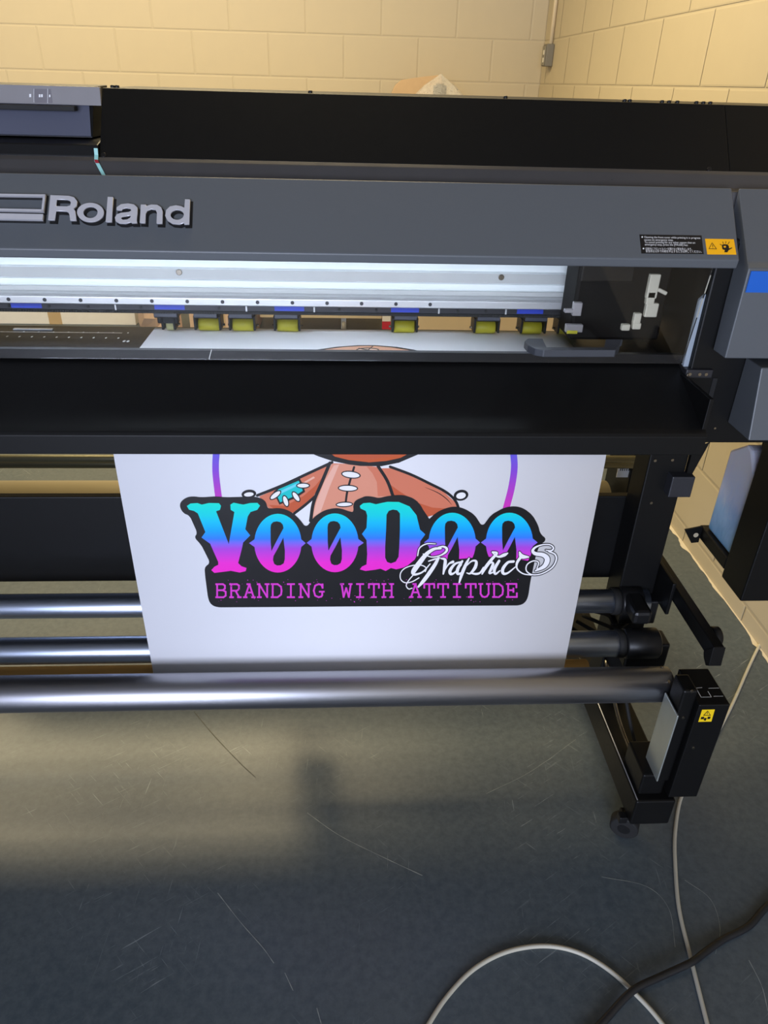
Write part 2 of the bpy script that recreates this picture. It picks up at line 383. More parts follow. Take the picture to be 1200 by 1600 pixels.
# ribbon of warning tape where the cover meets the bay
M_TEAL = mat('ribbon_teal', (150, 205, 200), .4, var=.02); M_REDT = mat('ribbon_red', (150, 40, 50), .4)
rib = [at(153, 232, Y=1.345), at(151, 240, Y=1.334), at(151, 254, Y=1.326), at(155, 271, Y=1.289)]
rib = [Vector((p.x, y, z)) for p, y, z in zip(rib, (1.333, 1.331, 1.3245, 1.3115), (1.296, 1.2865, 1.2785, 1.2585))]
V = []; Fc = []
for i, p in enumerate(rib): V += [p+Vector((-.003, 0, 0)), p+Vector((.003, 0, 0)), p+Vector((.003, .001, -.001)), p+Vector((-.003, .001, -.001))]
for i in range(3):
    for k in range(4): Fc.append((4*i+k, 4*i+(k+1)%4, 4*i+4+(k+1)%4, 4*i+4+k))
r_ = mesh('ribbon', V, Fc, M_TEAL, PR)
mesh('ribbon_mark', [p+Vector((0, -.0008, .0008)) for p in (rib[2].lerp(rib[1], .1)+Vector((-.003,0,0)), rib[2].lerp(rib[1], .1)+Vector((.003,0,0)), rib[2].lerp(rib[3], .2)+Vector((.003,0,0)), rib[2].lerp(rib[3], .2)+Vector((-.003,0,0)))], [(0,1,2,3)], M_REDT, r_)

# grey front beam with the badge and the warning labels
BT, BB = Vector((0, 1.285, 1.2625)), Vector((0, 1.200, 1.164))
beam = prism('front_beam', [(1.285, 1.2625), (1.200, 1.164), (1.2025, 1.150), (1.30, 1.150), (1.30, 1.20), (1.285, 1.205)], XL, .6405, M_GREY, PR, .0018)
nb = Vector((0, -(BT.z-BB.z), BT.y-BB.y)).normalized(); up_b = (BT-BB).normalized()
def on_beam(px, py, e=0.0): return on_plane(px, py, BB, nb)+nb*e
def beam_quad(name, pts, e, m, parent=None):
    A = [on_beam(x, y, 0) for x, y in pts]; B = [p+nb*e for p in A]; n = len(A)
    return mesh(name, A+B, [tuple(range(n, 2*n))]+[(i, (i+1)%n, n+(i+1)%n, n+i) for i in range(n)], m, parent or beam)
def put_text(s, name, bl, br, cap_h, e, m, parent, offset=0.0, extrude=0.0, per_letter=False, nrm=None, up=None):
    """lay a line of text from point bl to point br (baseline) with the given capital height"""
    nrm = nrm or nb; xd = (br-bl).normalized(); up = nrm.cross(xd).normalized()
    me = text_mesh(s, 1.0, offset, extrude); xs = [v.co.x for v in me.vertices]; x0, x1 = min(xs), max(xs)
    cap = text_mesh('H', 1.0); ch = max(v.co.y for v in cap.vertices); bpy.data.meshes.remove(cap)
    sx, sy = (br-bl).length/(x1-x0), cap_h/ch
    for v in me.vertices:
        q = bl+xd*(v.co.x-x0)*sx+up*v.co.y*sy+nrm*(e+v.co.z); v.co = q
    me.name = name; me.materials.clear(); me.materials.append(m)
    if not per_letter: return [link(bpy.data.objects.new(name, me), parent)]
    bm = bmesh.new(); bm.from_mesh(me); bpy.data.meshes.remove(me); out = []
    left = set(bm.verts); groups = []
    while left:
        st = [left.pop()]; g = set(st)
        while st:
            for ed in st.pop().link_edges:
                for q in ed.verts:
                    if q in left: left.discard(q); g.add(q); st.append(q)
        groups.append(g)
    groups.sort(key=lambda g: min(v.co.x for v in g))
    for g in groups:
        idx = {v: i for i, v in enumerate(g)}
        o = mesh(name, [v.co.copy() for v in idx], [tuple(idx[v] for v in f.verts) for f in bm.faces if f.verts[0] in idx], m, parent); out.append(o)
    bm.free(); return out
bl, br = on_beam(78.5, 347.5), on_beam(298.5, 355.5)
cap = (on_beam(81, 308)-on_beam(79, 347.5)).length
ROL = [
 ([(303,48),(410,52),(440,60),(458,82),(455,110),(436,126),(446,138),(450,165),(453,196),(418,195),(414,165),(408,148),(395,141),(334,139),(326,193),(289,192)], [(339,72),(335,112),(398,114),(418,108),(422,92),(414,78),(398,73)]),
 ('e', (536,148,78,55), (536,148,42,34)),
 ([(637,58),(668,59),(660,204),(625,203)], None),
 ([(690,118),(715,101),(755,96),(790,102),(810,120),(810,150),(805,190),(808,210),(776,210),(772,204),(740,213),(705,211),(683,199),(679,178),(690,160),(715,151),(760,146),(774,139),(770,126),(745,121),(722,127),(716,136),(688,133)], [(773,164),(745,169),(718,174),(713,183),(725,192),(750,190),(768,180)]),
 ([(830,103),(860,103),(860,112),(890,103),(925,104),(948,118),(957,140),(955,213),(922,212),(924,150),(915,132),(890,128),(866,138),(858,155),(855,210),(824,208)], None),
 ([(1088,72),(1117,73),(1112,217),(1083,217),(1083,207),(1055,217),(1015,213),(985,195),(972,168),(978,135),(1000,114),(1035,107),(1065,112),(1084,122)], ('e', (1042,162,39,30)))]
def badge(name, e0, e1, m, grow, dx, dy):
    for L in ROL:
        if L[0] == 'e': out, hole = ell0(*L[1]), ell0(*L[2])
        else: out, hole = L; hole = ell0(*hole[1]) if hole and hole[0] == 'e' else hole
        cu = bpy.data.curves.new('c', 'CURVE'); cu.dimensions = '2D'; cu.fill_mode = 'BOTH'; cu.extrude = .5; cu.offset = grow
        for P in (out, hole):
            if not P: continue
            sp = cu.splines.new('POLY'); sp.points.add(len(P)-1); sp.use_cyclic_u = True
            for q, (x, y) in zip(sp.points, P): q.co = (x+dx, -(y+dy), 0, 1)
        o = bpy.data.objects.new('c', cu); COL.objects.link(o)
        me = bpy.data.meshes.new_from_object(o.evaluated_get(bpy.context.evaluated_depsgraph_get())); bpy.data.objects.remove(o)
        for v in me.vertices: v.co = on_beam(v.co.x/3.75, 295-v.co.y/3.75, e0 if v.co.z < 0 else e1)
        bm = bmesh.new(); bm.from_mesh(me); bmesh.ops.remove_doubles(bm, verts=bm.verts, dist=1e-6); bpy.data.meshes.remove(me)
        from_bm(name, bm, m, beam)
def ell0(cx, cy, rx, ry, n=36): return [(cx+rx*math.cos(2*math.pi*k/n), cy+ry*math.sin(2*math.pi*k/n)) for k in range(n)]
badge('badge_letter', .0012, .0050, M_CHROMELETTER, 0, 0, 0)
badge('badge_backing', 0, .0012, M_BLACKPL, 5, 9, 9)
for nm, e, mm, g in (('badge_emblem_backing', .0022, M_BLACKPL, 1.3), ('badge_emblem', .0064, M_CHROMELETTER, 0)):
    for q in (((-60, 305.5), (73.5, 307.5), (73.3, 310.5), (-60, 308.5)), ((69.8, 308.5), (73.5, 308.5), (70.5, 334), (67, 334)), ((-60, 328), (70.5, 330.8), (70.2, 334), (-60, 331)), ((-60, 335.5), (70, 338.2), (69, 347), (-60, 344.5))):
        cx = sum(a for a, b in q)/4; cyy = sum(b for a, b in q)/4
        q = [(a+(1.2 if g else 0)+math.copysign(g, a-cx), b+(1.0 if g else 0)+math.copysign(g, b-cyy)) for a, b in q]
        beam_quad(nm, q, e, mm)
# labels
beam_quad('notice_label', ((999, 366.5), (1096, 368), (1099.5, 397), (1002, 396)), .0004, M_INKB)
def label_line(s, px0, px1, py0, py1, h):
    put_text(s, 'notice_text', on_beam(px0, py0), on_beam(px1, py1), h, .0007, M_WHITEINK, beam)
ch = .0034
label_line('Opening the front cover while printing is in progress', 1006.5, 1094, 372.2, 373.6, ch)
label_line('causes an emergency stop.', 1006.5, 1052, 376.4, 376.9, ch)
label_line('To cancel printing for any other reason than an', 1007, 1086, 380.2, 381, ch)
label_line('emergency stop, press the [PAUSE] key.', 1007.5, 1075, 383.8, 384.6, ch)
label_line('\u5370\u5237\u4e2d\u306b\u30d5\u30ed\u30f3\u30c8\u30ab\u30d0\u30fc\u3092\u958b\u3051\u308b\u3068\u7dca\u6025\u505c\u6b62\u3057\u307e\u3059\u3002', 1008.5, 1081, 390.6, 391.2, ch)
label_line('\u7dca\u6025\u505c\u6b62\u4ee5\u5916\u3067\u5370\u5237\u3092\u4e2d\u6b62\u3059\u308b\u3068\u304d\u306f\u62bc\u3057\u3066\u304f\u3060\u3055\u3044\u3002', 1009, 1096, 394.4, 395.2, ch)
for cx, cyy in ((1003.2, 370.6), (1005.2, 388.6)):
    beam_quad('notice_bullet', [(cx+1.3*math.cos(a*math.pi/4), cyy+1.2*math.sin(a*math.pi/4)) for a in range(8)], .0007, M_WHITEINK)
beam_quad('caution_label', ((1101.5, 373.2), (1146.5, 374), (1150.5, 398), (1105, 397.6)), .0004, M_LABELY)
def beam_lines(name, segs, wd, e, m):
    V, Fc = [], []
    for a, b in segs:
        a, b = Vector(a), Vector(b); d = (b-a).normalized(); s = Vector((-d.y, d.x))*wd/2
        quad(V, Fc, [on_beam(*p, e) for p in (a-s, b-s, b+s, a+s)])
    return mesh(name, V, Fc, m, beam)
beam_lines('caution_triangle', [((1112.3, 379.7), (1107.5, 389)), ((1112.3, 379.7), (1119.3, 389.4)), ((1107.2, 389), (1119.6, 389.4)), ((1112.8, 382.5), (1113.3, 386.2)), ((1113.4, 387.2), (1113.5, 388.2))], .8, .0008, M_INKB)
# crushed-hand pictogram: hand, thumb, roller and motion ticks
beam_quad('caution_hand', ((1127.5, 383), (1131, 382), (1136.5, 382.5), (1138.5, 385), (1138.8, 388.5), (1143.5, 387), (1143.8, 388), (1138.5, 391), (1136, 394.5), (1131.5, 394.3), (1132.3, 391), (1128.5, 389.5)), .0008, M_INKB)
beam_quad('caution_hand', ((1130, 385), (1133.5, 384.5), (1134, 387), (1130.8, 387.4)), .0010, M_LABELY)
beam_lines('caution_ticks', [((1137, 382), (1139.5, 378)), ((1133.5, 381), (1134, 377.5)), ((1130, 381.2), (1128.8, 378)), ((1127, 383.5), (1124.5, 381.8))], .9, .0008, M_INKB)

# right-hand end cover: sloping top, blue stripe, side face
ec = [(1.285, 1.2625), (1.198, 1.162), (1.186, 1.154), (1.185, 1.004), (1.232, 1.004), (1.232, 1.185), (1.285, 1.205)]
end_c = prism('end_cover', ec, .652, 1.0, M_GREY, PR, .002)
prism('end_cover', ec, XL-.35, XL-.01, M_GREY, PR, .002)
box('blue_stripe', .6565, 1.0005, 1.1838, 1.1862, 1.1165, 1.1505, M_BLUE, end_c, 0)
prism('side_cover', [(1.152, .864), (1.178, .99), (1.2345, .99), (1.2345, .864)], .718, 1.0, M_GREY, PR, .002)
box('end_slot', .668, .677, 1.2345, 1.238, .86, .95, M_RUBBER, PR, .0005)
# window: acrylic pane, rim, frame bar, silver strip, handle
pane = mesh('window_pane', [(XL, 1.222, 1.152), (.612, 1.222, 1.152), (.612, 1.250, .972), (XL, 1.250, .972), (XL, 1.226, 1.152), (.612, 1.226, 1.152), (.612, 1.254, .972), (XL, 1.254, .972)],
            [(0,3,2,1),(4,5,6,7),(0,1,5,4),(2,3,7,6),(1,2,6,5),(0,4,7,3)], M_GLASS, PR)
box('window_rim', XL, .612, 1.2555, 1.268, .9695, .9865, M_SATIN, PR, .001)
mesh('rim_line', [at(330, 546, Y=1.2553), at(331.2, 546, Y=1.2553), at(327, 562, Y=1.2553), at(325.8, 562, Y=1.2553)], [(0,1,2,3)], M_WHITEINK, pane)  # thin white line across the rim
box('frame_bar', .622, .648, 1.243, 1.262, .972, 1.149, M_SATIN, PR, .001)
prism('frame_edge', [(.6465, .972), (.6485, .972), (.6485, 1.149), (.6465, 1.149)], 1.2405, 1.2435, M_ALU, PR, 0, axis='y')
prism('side_strip', [(.6125, .968), (.6125, 1.088), (.6215, 1.098), (.6215, .968)], 1.245, 1.252, mat('strip_blue_grey', (150, 160, 170), .45), PR, .0005, axis='y')
lb = box('latch_bracket', .612, .662, 1.228, 1.262, .952, .968, M_DARKSTEEL, PR, .002)
for dx, dz in ((.004, -.006), (.022, -.006), (.034, -.006)): cyl('latch_screw', (.615+dx, 1.2265, .966+dz), (.615+dx, 1.229, .966+dz), .003, M_STEEL, lb, seg=12)
tube('latch_rod', [(.614, 1.226, .962), (.612, 1.222, .95), (.613, 1.222, .94)], .0016, M_STEEL, lb)
for px, py in ((1061, 616), (1082, 615), (1068, 657), (1117, 669), (1074, 640)):
    p = at(px, py, Y=1.2345); cyl('body_screw', (p.x, 1.2365, p.z), (p.x, 1.2335, p.z), .0022, M_STEEL, PR, seg=10)
# handle
hz = 1.0175
hp = [at(x, y, Z=hz) for x, y in ((822, 525), (819.5, 533), (825, 539), (836, 544.5), (850, 547), (962, 547), (968, 540), (970, 531), (968, 525), (942, 525.5), (945, 543), (853, 543), (845, 525))]
hp = [(p.x, min(p.y, 1.2445)) for p in hp]
prism('window_handle', hp, hz-.0125, hz, mat('handle_grey', (60, 63, 69), .42), PR, .0012, axis='z')

# black front apron under which the sheet comes out
prism('apron', [(1.264, .9675), (1.112, .9035), (1.104, .8995), (1.100, .894), (1.100, .861), (1.105, .859), (1.107, .890), (1.114, .8955), (1.264, .960)], XL, .612, M_BLACK, PR, .001)
box('apron_end', .606, .6135, 1.112, 1.262, .862, .958, M_BLACK, PR, .001)
# platen
pl = box('platen', XL, .612, 1.272, 1.50, .925, .9555, M_BLACKPL, PR, .001)
mesh('platen_line', [(XL, 1.452, .9559), (-.445, 1.452, .9559), (-.445, 1.456, .9559), (XL, 1.456, .9559)], [(0,1,2,3)], M_ALU, pl)
V, Fc = [], []
def dot(px, py, r, z=.9562):
    c = at(px, py, Z=z); k = len(V); V.extend([(c.x+r*math.cos(a*math.pi/4), c.y+2.2*r*math.sin(a*math.pi/4), z) for a in range(8)]); Fc.append(tuple(range(k, k+8)))
for i in range(8): dot(37+i*23.3, 518.3+i*.25, .0016)
for i in range(11): dot(-8+i*19.3, 525.2+i*.3, .0019)
dot(194, 533, .0028); dot(200, 533.2, .0028)
o = mesh('platen_holes', V, Fc, M_WHITEINK, pl); o['kind'] = 'stuff'
p0, p1 = at(22, 513.2, Z=.957), at(82, 514.8, Z=.957)
box('platen_tab', p0.x, p1.x, p0.y-.006, p0.y+.002, .9556, .958, M_ALU, pl, .0005)

# guide rail: extrusion, silver rail with screws, dark strip, toothed belt
gr = prism('guide_beam', [(1.470, 1.20), (1.470, 1.082), (1.462, 1.080), (1.462, 1.060), (1.466, 1.058), (1.466, 1.041), (1.458, 1.036), (1.458, 1.002), (1.56, 1.002), (1.56, 1.20)], XL, .62, M_WHITEMETAL, PR, .0008)
box('beam_band', XL, .619, 1.4605, 1.4622, 1.0612, 1.0795, mat('band_grey', (176, 178, 178), .45), gr, .0003)
box('beam_band', XL, .619, 1.4565, 1.4585, 1.0372, 1.046, MATS['band_grey'], gr, .0003)
for px, py in ((280, 425), (783, 433)):
    p = at(px, py, Y=1.462); cyl('beam_screw', (p.x, 1.4625, p.z), (p.x, 1.458, p.z), .0058, M_STEEL, gr, seg=18, bev=.001)
rail = prism('rail', [(1.432, 1.034), (1.430, 1.032), (1.430, 1.0195), (1.434, 1.0175), (1.4575, 1.0175), (1.4575, 1.037), (1.436, 1.037)], XL, .62, M_ALU, PR, .0006)
ref = None; me_s = None
bm = bmesh.new(); fs = bm_cyl(bm, (0, 0, 0), (0, -.0012, 0), .0036, seg=12); fs2 = bm_cyl(bm, (.0005, -.0012, 0), (.0005, -.0016, 0), .0022, seg=10)
scr = from_bm('rail_screw', bm, M_DARKSTEEL, rail); me_s = scr.data
p0 = at(237, 468, Y=1.43); stp = (at(778, 478, Y=1.43).x-p0.x)/10
xs = [p0.x+stp*i for i in range(-18, 9)]
scr.location = (xs[0], 1.4302, 1.0262)
for x in xs[1:]:
    c = scr.copy(); COL.objects.link(c); c.location = (x, 1.4302, 1.0262)
strip = box('rail_strip', XL, .62, 1.440, 1.457, 1.0025, 1.017, M_DARKSTEEL, PR, .0006)
bm = bmesh.new(); bm_box(bm, XL, .61, 1.4355, 1.4395, 1.001, 1.006)
x = -.75
while x < .6: bm_box(bm, x, x+.0025, 1.434, 1.4358, 1.0012, 1.0058); x += .005
o = from_bm('drive_belt', bm, M_RUBBER, PR)
for px, wd in ((42, 46), (265, 46), (452, 46), (633, 44), (829, 42), (893, 30)):
    p = at(px, 481, Y=1.4398); box('position_sticker', p.x-wd*.00063, p.x+wd*.00063, 1.4393, 1.4399, 1.0075, 1.0168, M_BLUESTICK, strip, 0)
for px in (181, 385, 491, 686, 791): 
    p = at(px, 483, Y=1.4385); box('rail_pin', p.x-.0016, p.x+.0016, 1.4375, 1.440, 1.004, 1.0168, M_ALU, strip, .0004)
for px in (15, 77, 138, 220, 342, 530, 588, 716, 760): 
    p = at(px, 482, Y=1.4385); cyl('strip_screw', (p.x, 1.4405, 1.0115), (p.x, 1.438, 1.0115), .0028, M_RUBBER, strip, seg=12)
# pinch rollers
def pinch(px, kind):
    c = at(px, 508, Y=1.477); x = c.x; wy = .021 if kind else .008
    h = box('pinch_holder', x-.0235, x+.0235, 1.440, 1.472, .9905, 1.0015, M_BLACKPL, PR, .0015)
    box('holder_cap', x-.0225, x+.0225, 1.436, 1.4395, .9935, 1.0015, mat('holder_grey', (62, 64, 74), .4), h, .001)
    for s in (-1, 1):
        box('holder_arm', x+s*(wy+.0035)-.0022, x+s*(wy+.0035)+.0022, 1.450, 1.490, .964, .993, M_BLACKPL, h, .001)
    cyl('roller_axle', (x-wy-.010, 1.474, .9692), (x+wy+.010, 1.474, .9692), .0025, M_STEEL, h, seg=12)
    cyl('pinch_tyre', (x-wy, 1.474, .9695), (x+wy, 1.474, .9695), .0125, M_YELLOW if kind else M_CREAM, h, seg=28, bev=.001)
    if not kind: box('holder_block', x-.021, x+.020, 1.452, 1.470, .976, .992, M_BLACKPL, h, .002)
for px, k in ((268, 0), (328, 1), (381, 1), (450, 1), (631, 1), (757, 1), (829, 1), (886, 1)): pinch(px, k)
# carriage, parked over the right edge of the sheet
cx0, cx1 = .425, .600
car = box('carriage', cx0, cx1, 1.345, 1.428, .984, 1.128, M_BROWN, PR, .006)
box('carriage_lid', cx0+.004, cx0+.10, 1.338, 1.3445, 1.095, 1.125, mat('smoky_grey', (34, 30, 26), .5, spec=.2), car, .002)
M_IVORY = mat('ivory_plastic', (214, 208, 188), .5, var=.06)
for px, py, wx, wz, rz in ((1020, 447, .010, .022, 0), (1016, 465, .008, .012, 0), (1034, 455, .010, .0035, -.4), (1017, 484, .012, .013, 0), (977, 511, .008, .006, 0), (994, 509, .008, .006, 0), (995, 497, .007, .010, 0)):
    p = at(px, py, Y=1.340); o = box('ink_fitting', -wx, wx, -.005, .006, -wz, wz, M_IVORY, car, .002); o.location = (p.x, 1.340, p.z); o.rotation_euler.y = -rz
for px, py, wx, wz in ((901, 482, .008, .012), (888, 485, .008, .003), (896, 512, .016, .007)):
    p = at(px, py, Y=1.340); box('cutter_part', p.x-wx, p.x+wx, 1.333, 1.3445, p.z-wz, p.z+wz, mat('cutter_grey', (150, 146, 148), .4), car, .001)
p = at(893, 518, Y=1.336); box('cutter_mark', p.x-.010, p.x+.010, 1.331, 1.3325, p.z-.003, p.z+.003, M_YELLOW, car, .0005)
# printing light under the front beam
led = box('led_strip', -1.3, .385, 1.285, 1.297, 1.1455, 1.1485, mat('led_white', (225, 238, 255), .4, emit=39), PR, 0)

# stand: legs, crossbeam panel, feet, casters
for s, xo in ((0, 0), (1, -2.2)):
    lg = box('leg', .597+xo, .675+xo, 1.26, 1.328, .147, .80, M_BLACK, PR, .003)
    ft = box('foot', .592+xo, .675+xo, .953, 1.80, .072, .146, M_BLACK, PR, .004)
    mesh('foot_edge_highlight', [(.5935+xo, .956, .1465), (.5955+xo, .956, .1470), (.5955+xo, 1.25, .1470), (.5935+xo, 1.25, .1465)], [(0,1,2,3)], M_ALU, ft)  # highlight along the foot's edge, painted as a bright thin strip
    for cy_ in (.985, 1.74):
        ca = cyl('caster', (.594+xo, cy_-.012, .0305), (.606+xo, cy_+.012, .0305), .030, M_RUBBER, PR, seg=28, bev=.003)
        d = Vector((.012, .024, 0)).normalized()
        cyl('caster_hub', Vector((.600+xo, cy_, .0305))-d*.0145, Vector((.600+xo, cy_, .0305))+d*.0145, .013, M_BLACKPL, ca, seg=20)
        box('caster_fork', .585+xo, .615+xo, cy_-.012, cy_+.012, .060, .0725, M_BLACKPL, ca, .002)
        cyl('caster_stem', (.600+xo, cy_, .058), (.600+xo, cy_, .074), .008, M_STEEL, ca, seg=14)
        box('caster_brake', .575+xo, .592+xo, cy_-.02, cy_-.002, .060, .078, M_BLACKPL, ca, .002)
box('crossbeam', -1.61, .672, 1.33, 1.348, .437, .650, M_BLACK, PR, .002)
mesh('gusset', [(.675, 1.262, .79), (.675, 1.262, .70), (.70, 1.262, .80), (.675, 1.252, .80), (.705, 1.252, .815), (.675, 1.252, .70), (.655, 1.255, .815)],
     [(0, 1, 2), (3, 5, 4), (5, 1, 2, 4), (3, 0, 1, 5), (3, 4, 2, 0)], M_BLACK, PR)
box('shadow_block', -.145, -.055, 1.348, 1.40, .23, .50, M_BLACK, PR, .004)  # unseen block added to throw the dark patch on the floor
box('clamp_block', .641, .687, 1.236, 1.262, .700, .746, mat('charcoal_block', (40, 41, 46), .4), PR, .002)
for px, py in ((1017, 785), (1050, 718), (1023, 719)): 
    p = at(px, py, Y=1.26); cyl('leg_screw', (p.x, 1.261, p.z), (p.x, 1.257, p.z), .003, M_STEEL, lg if False else PR, seg=12)
# take-up arm, clamps and tubes
arm = box('take_up_arm', .682, .702, 1.004, 1.33, .478, .512, M_BLACK, PR, .002)
prism('arm_hook', [(1.004, .512), (1.000, .470), (1.010, .462), (1.024, .470), (1.030, .480)], .680, .704, M_BLACK, PR, .001)
box('arm_plate', .676, .684, 1.19, 1.33, .44, .52, M_BLACK, PR, .002)
cyl('arm_knob', (.704, 1.06, .49), (.722, 1.06, .49), .02, M_BLACKPL, PR, seg=24, bev=.003)
R1, R2, DT = (1.25, .432), (1.162, .3865), (1.055, .3719)
t1 = cyl('support_tube', (-1.55, *R1), (.66, *R1), .0262, M_CHROME, PR, seg=48, bev=.001)
t2 = cyl('support_tube', (-1.55, *R2), (.585, *R2), .0280, M_CHROME, PR, seg=48, bev=.001)
dt = cyl('dancer_tube', (-1.55, *DT), (.645, *DT), .0354, M_ALUTUBE, PR, seg=64, bev=.0015)
for a in (.9, 2.0, 3.6): cyl('tube_screw', (.632, DT[0]-.0343*math.cos(a), DT[1]+.0343*math.sin(a)), (.632, DT[0]-.0366*math.cos(a), DT[1]+.0366*math.sin(a)), .003, M_STEEL, dt, seg=12)
for k, (c, x) in enumerate(((R1, .595), (R2, .585))):
    cl = cyl('tube_clamp', (x, *c), (x+.050+.025*k, *c), .033, M_BLACKPL, PR, seg=28, bev=.004)
    box('clamp_foot', x+.004, .680, c[0]-.02, c[0]+.03, c[1]-.05, c[1]+.012, M_BLACKPL, cl, .004)
    cyl('clamp_collar', (x-.016, *c), (x, *c), .0305, M_RUBBER, cl, seg=28, bev=.002)
box('clamp_strap', .600, .640, 1.17, 1.25, .428, .462, M_BLACKPL, PR, .008)
for q in range(5):
    y0 = 1.19+.02*q
    tube('clamp_hose', [(.50+.02*q, y0+.06, .36), (.56+.01*q, y0+.02, .34+.012*q), (.60, y0, .37), (.64, y0+.03, .35+.01*q)], .0045, M_RUBBER, PR)
# drive box with labels
db = box('drive_box', .655, .715, .953, 1.051, .157, .4165, M_BLACK, PR, .002)
for a in (((1087.5, 1075), (1097, 1074.3)), ((1087.5, 1075), (1095.5, 1089.3)), ((1095.5, 1089.3), (1111.5, 1089)), ((1106, 1080), (1111.5, 1089)), ((1107, 1075.5), (1123.5, 1075)), ((1115, 1088), (1130, 1087.8))):
    A, B = (at(*q, Z=.4168) for q in a); d = (B-A).normalized(); s = Vector((-d.y, d.x, 0))*.0006
    mesh('box_marking', [A-s, B-s, B+s, A+s], [(0,1,2,3)], M_WHITEINK, db)
def on_box(px, py, e=.0004): return at(px, py, Y=.953-e)
V, Fc = [], []; quad(V, Fc, [on_box(*q) for q in ((1097, 1109), (1117, 1108.5), (1111.5, 1127.5), (1091, 1128))]); mesh('caution_label', V, Fc, mat('warning_yellow_box', (236, 198, 20), .45, var=.02), db)
V, Fc = [], []
for a, b in (((1105.8, 1111), (1099.5, 1117.8)), ((1105.8, 1111), (1110, 1117.8)), ((1099, 1117.8), (1110.5, 1117.8)), ((1105.6, 1113), (1105, 1116))):
    a, b = Vector(a), Vector(b); d = (b-a).normalized(); s = Vector((-d.y, d.x))*.45; quad(V, Fc, [on_box(*p, .0008) for p in (a-s, b-s, b+s, a+s)])
mesh('caution_triangle', V, Fc, M_INKB, db)
for q in (((1095.5, 1120.5), (1100.5, 1120), (1099.7, 1123.8), (1094.5, 1124)), ((1106, 1120), (1110.5, 1119.8), (1109.5, 1123.4), (1105, 1123.6)), ((1100.5, 1122), (1104.5, 1122), (1102.5, 1126.3), (1099.5, 1125.5))):
    V, Fc = [], []; quad(V, Fc, [on_box(*p, .0008) for p in q]); mesh('caution_hand', V, Fc, M_INKB, db)
p = on_box(1083, 1168); cyl('box_screw', (p.x, .954, p.z), (p.x, .951, p.z), .0028, M_STEEL, db, seg=12)
box('tube_bracket', .626, .654, .966, 1.012, .19, .44, M_BLACK, PR, .004)
gp = box('bracket_plate', .6205, .6235, .954, 1.016, .205, .388, M_GALV, PR, .001)
for z in (.392, .46): cyl('bracket_screw', (.640, .964, z-.02), (.640, .967, z-.02), .003, M_STEEL, PR, seg=12)
box('bracket_base', .600, .650, .97, 1.06, .146, .205, M_BLACK, PR, .004)
tube('foot_cable', [(.63, 1.24, .30), (.62, 1.16, .24), (.628, 1.10, .18), (.63, 1.02, .16)], .004, M_RUBBER, PR)
tube('foot_cable', [(.60, 1.25, .26), (.612, 1.15, .18), (.618, 1.06, .155)], .004, M_STEEL, PR)
# rear media shaft and rails seen under the apron
for yy, zz, rr in ((1.60, .604, .009), (1.62, .580, .011)):
    cyl('rear_rail', (-1.5, yy, zz), (.736, yy, zz), rr, mat('olive_steel', (120, 116, 92), .4, .7), PR, seg=20)
box('rear_bracket', .736, .765, 1.64, 1.80, .34, .62, M_BLACK, PR, .003)

# ------------------------------------------------------------------ things on and around the printer
rl = empty('media_roll', (0, 1.72, .41), 'cream roll of print media on the rear shaft under the printer', 'roll')
cyl('roll_body', (-1.0, 1.72, .41), (.715, 1.72, .41), .062, mat('cream_media', (140, 128, 100), .5, var=.03), rl, seg=48)
cyl('roll_core', (-1.1, 1.72, .41), (.735, 1.72, .41), .022, M_CORE, rl, seg=32)
lab = box('barcode_tag', at(965, 735, Y=1.652).x, at(992, 735, Y=1.652).x, 1.652, 1.654, at(978, 746, Y=1.652).z, at(978, 724, Y=1.652).z, M_WHITEINK, None, .0005); lab.rotation_euler.y = 0
tag(lab, 'small white printed tag hanging behind the sheet beside the right leg', 'tag')
for i in range(6): box('tag_print', .711+i*.0055, .7135+i*.0055, 1.6512, 1.652, .545, .568, M_INKB, lab, 0)
core = cyl('cardboard_core', (-1.3, 1.150, .3215), (.515, 1.150, .3215), .025, M_CORE, None, seg=40, bev=.001)
tag(core, 'brown cardboard core lying behind the front aluminium tube', 'core')

# waste bottle in its holder
hd = box('bottle_holder', .842, 1.02, 1.206, 1.298, .461, .853, M_BLACK, PR, .003)
box('tray', .842, 1.02, 1.298, 1.44, .480, .5105, M_BLACK, hd, .003)
box('back_plate', .97, 1.02, 1.298, 1.44, .511, .82, M_BLACK, hd, .003)
mesh('mount_tab', [(.800, 1.425, .505), (.842, 1.425, .515), (.842, 1.425, .470), (.825, 1.425, .468), (.800, 1.429, .505), (.842, 1.429, .515), (.842, 1.429, .470), (.825, 1.429, .468)],
     [(0,1,2,3), (7,6,5,4), (0,4,5,1), (0,3,7,4), (3,2,6,7)], M_BLACK, hd)
cyl('mount_hole', (.830, 1.4245, .491), (.830, 1.4235, .491), .006, M_WALL, hd, seg=16)
bo = prism('waste_bottle', [(1.302, .512), (1.302, .698), (1.345, .752), (1.366, .756), (1.424, .715), (1.424, .512)], .852, .945, M_BOTTLE, None, .006)
tag(bo, 'translucent bottle with blue-grey liquid in the black holder at right', 'bottle')
cyl('bottle_cap', (.90, 1.355, .7545), (.90, 1.355, .785), .02, M_RUBBER, bo, seg=24, bev=.002)

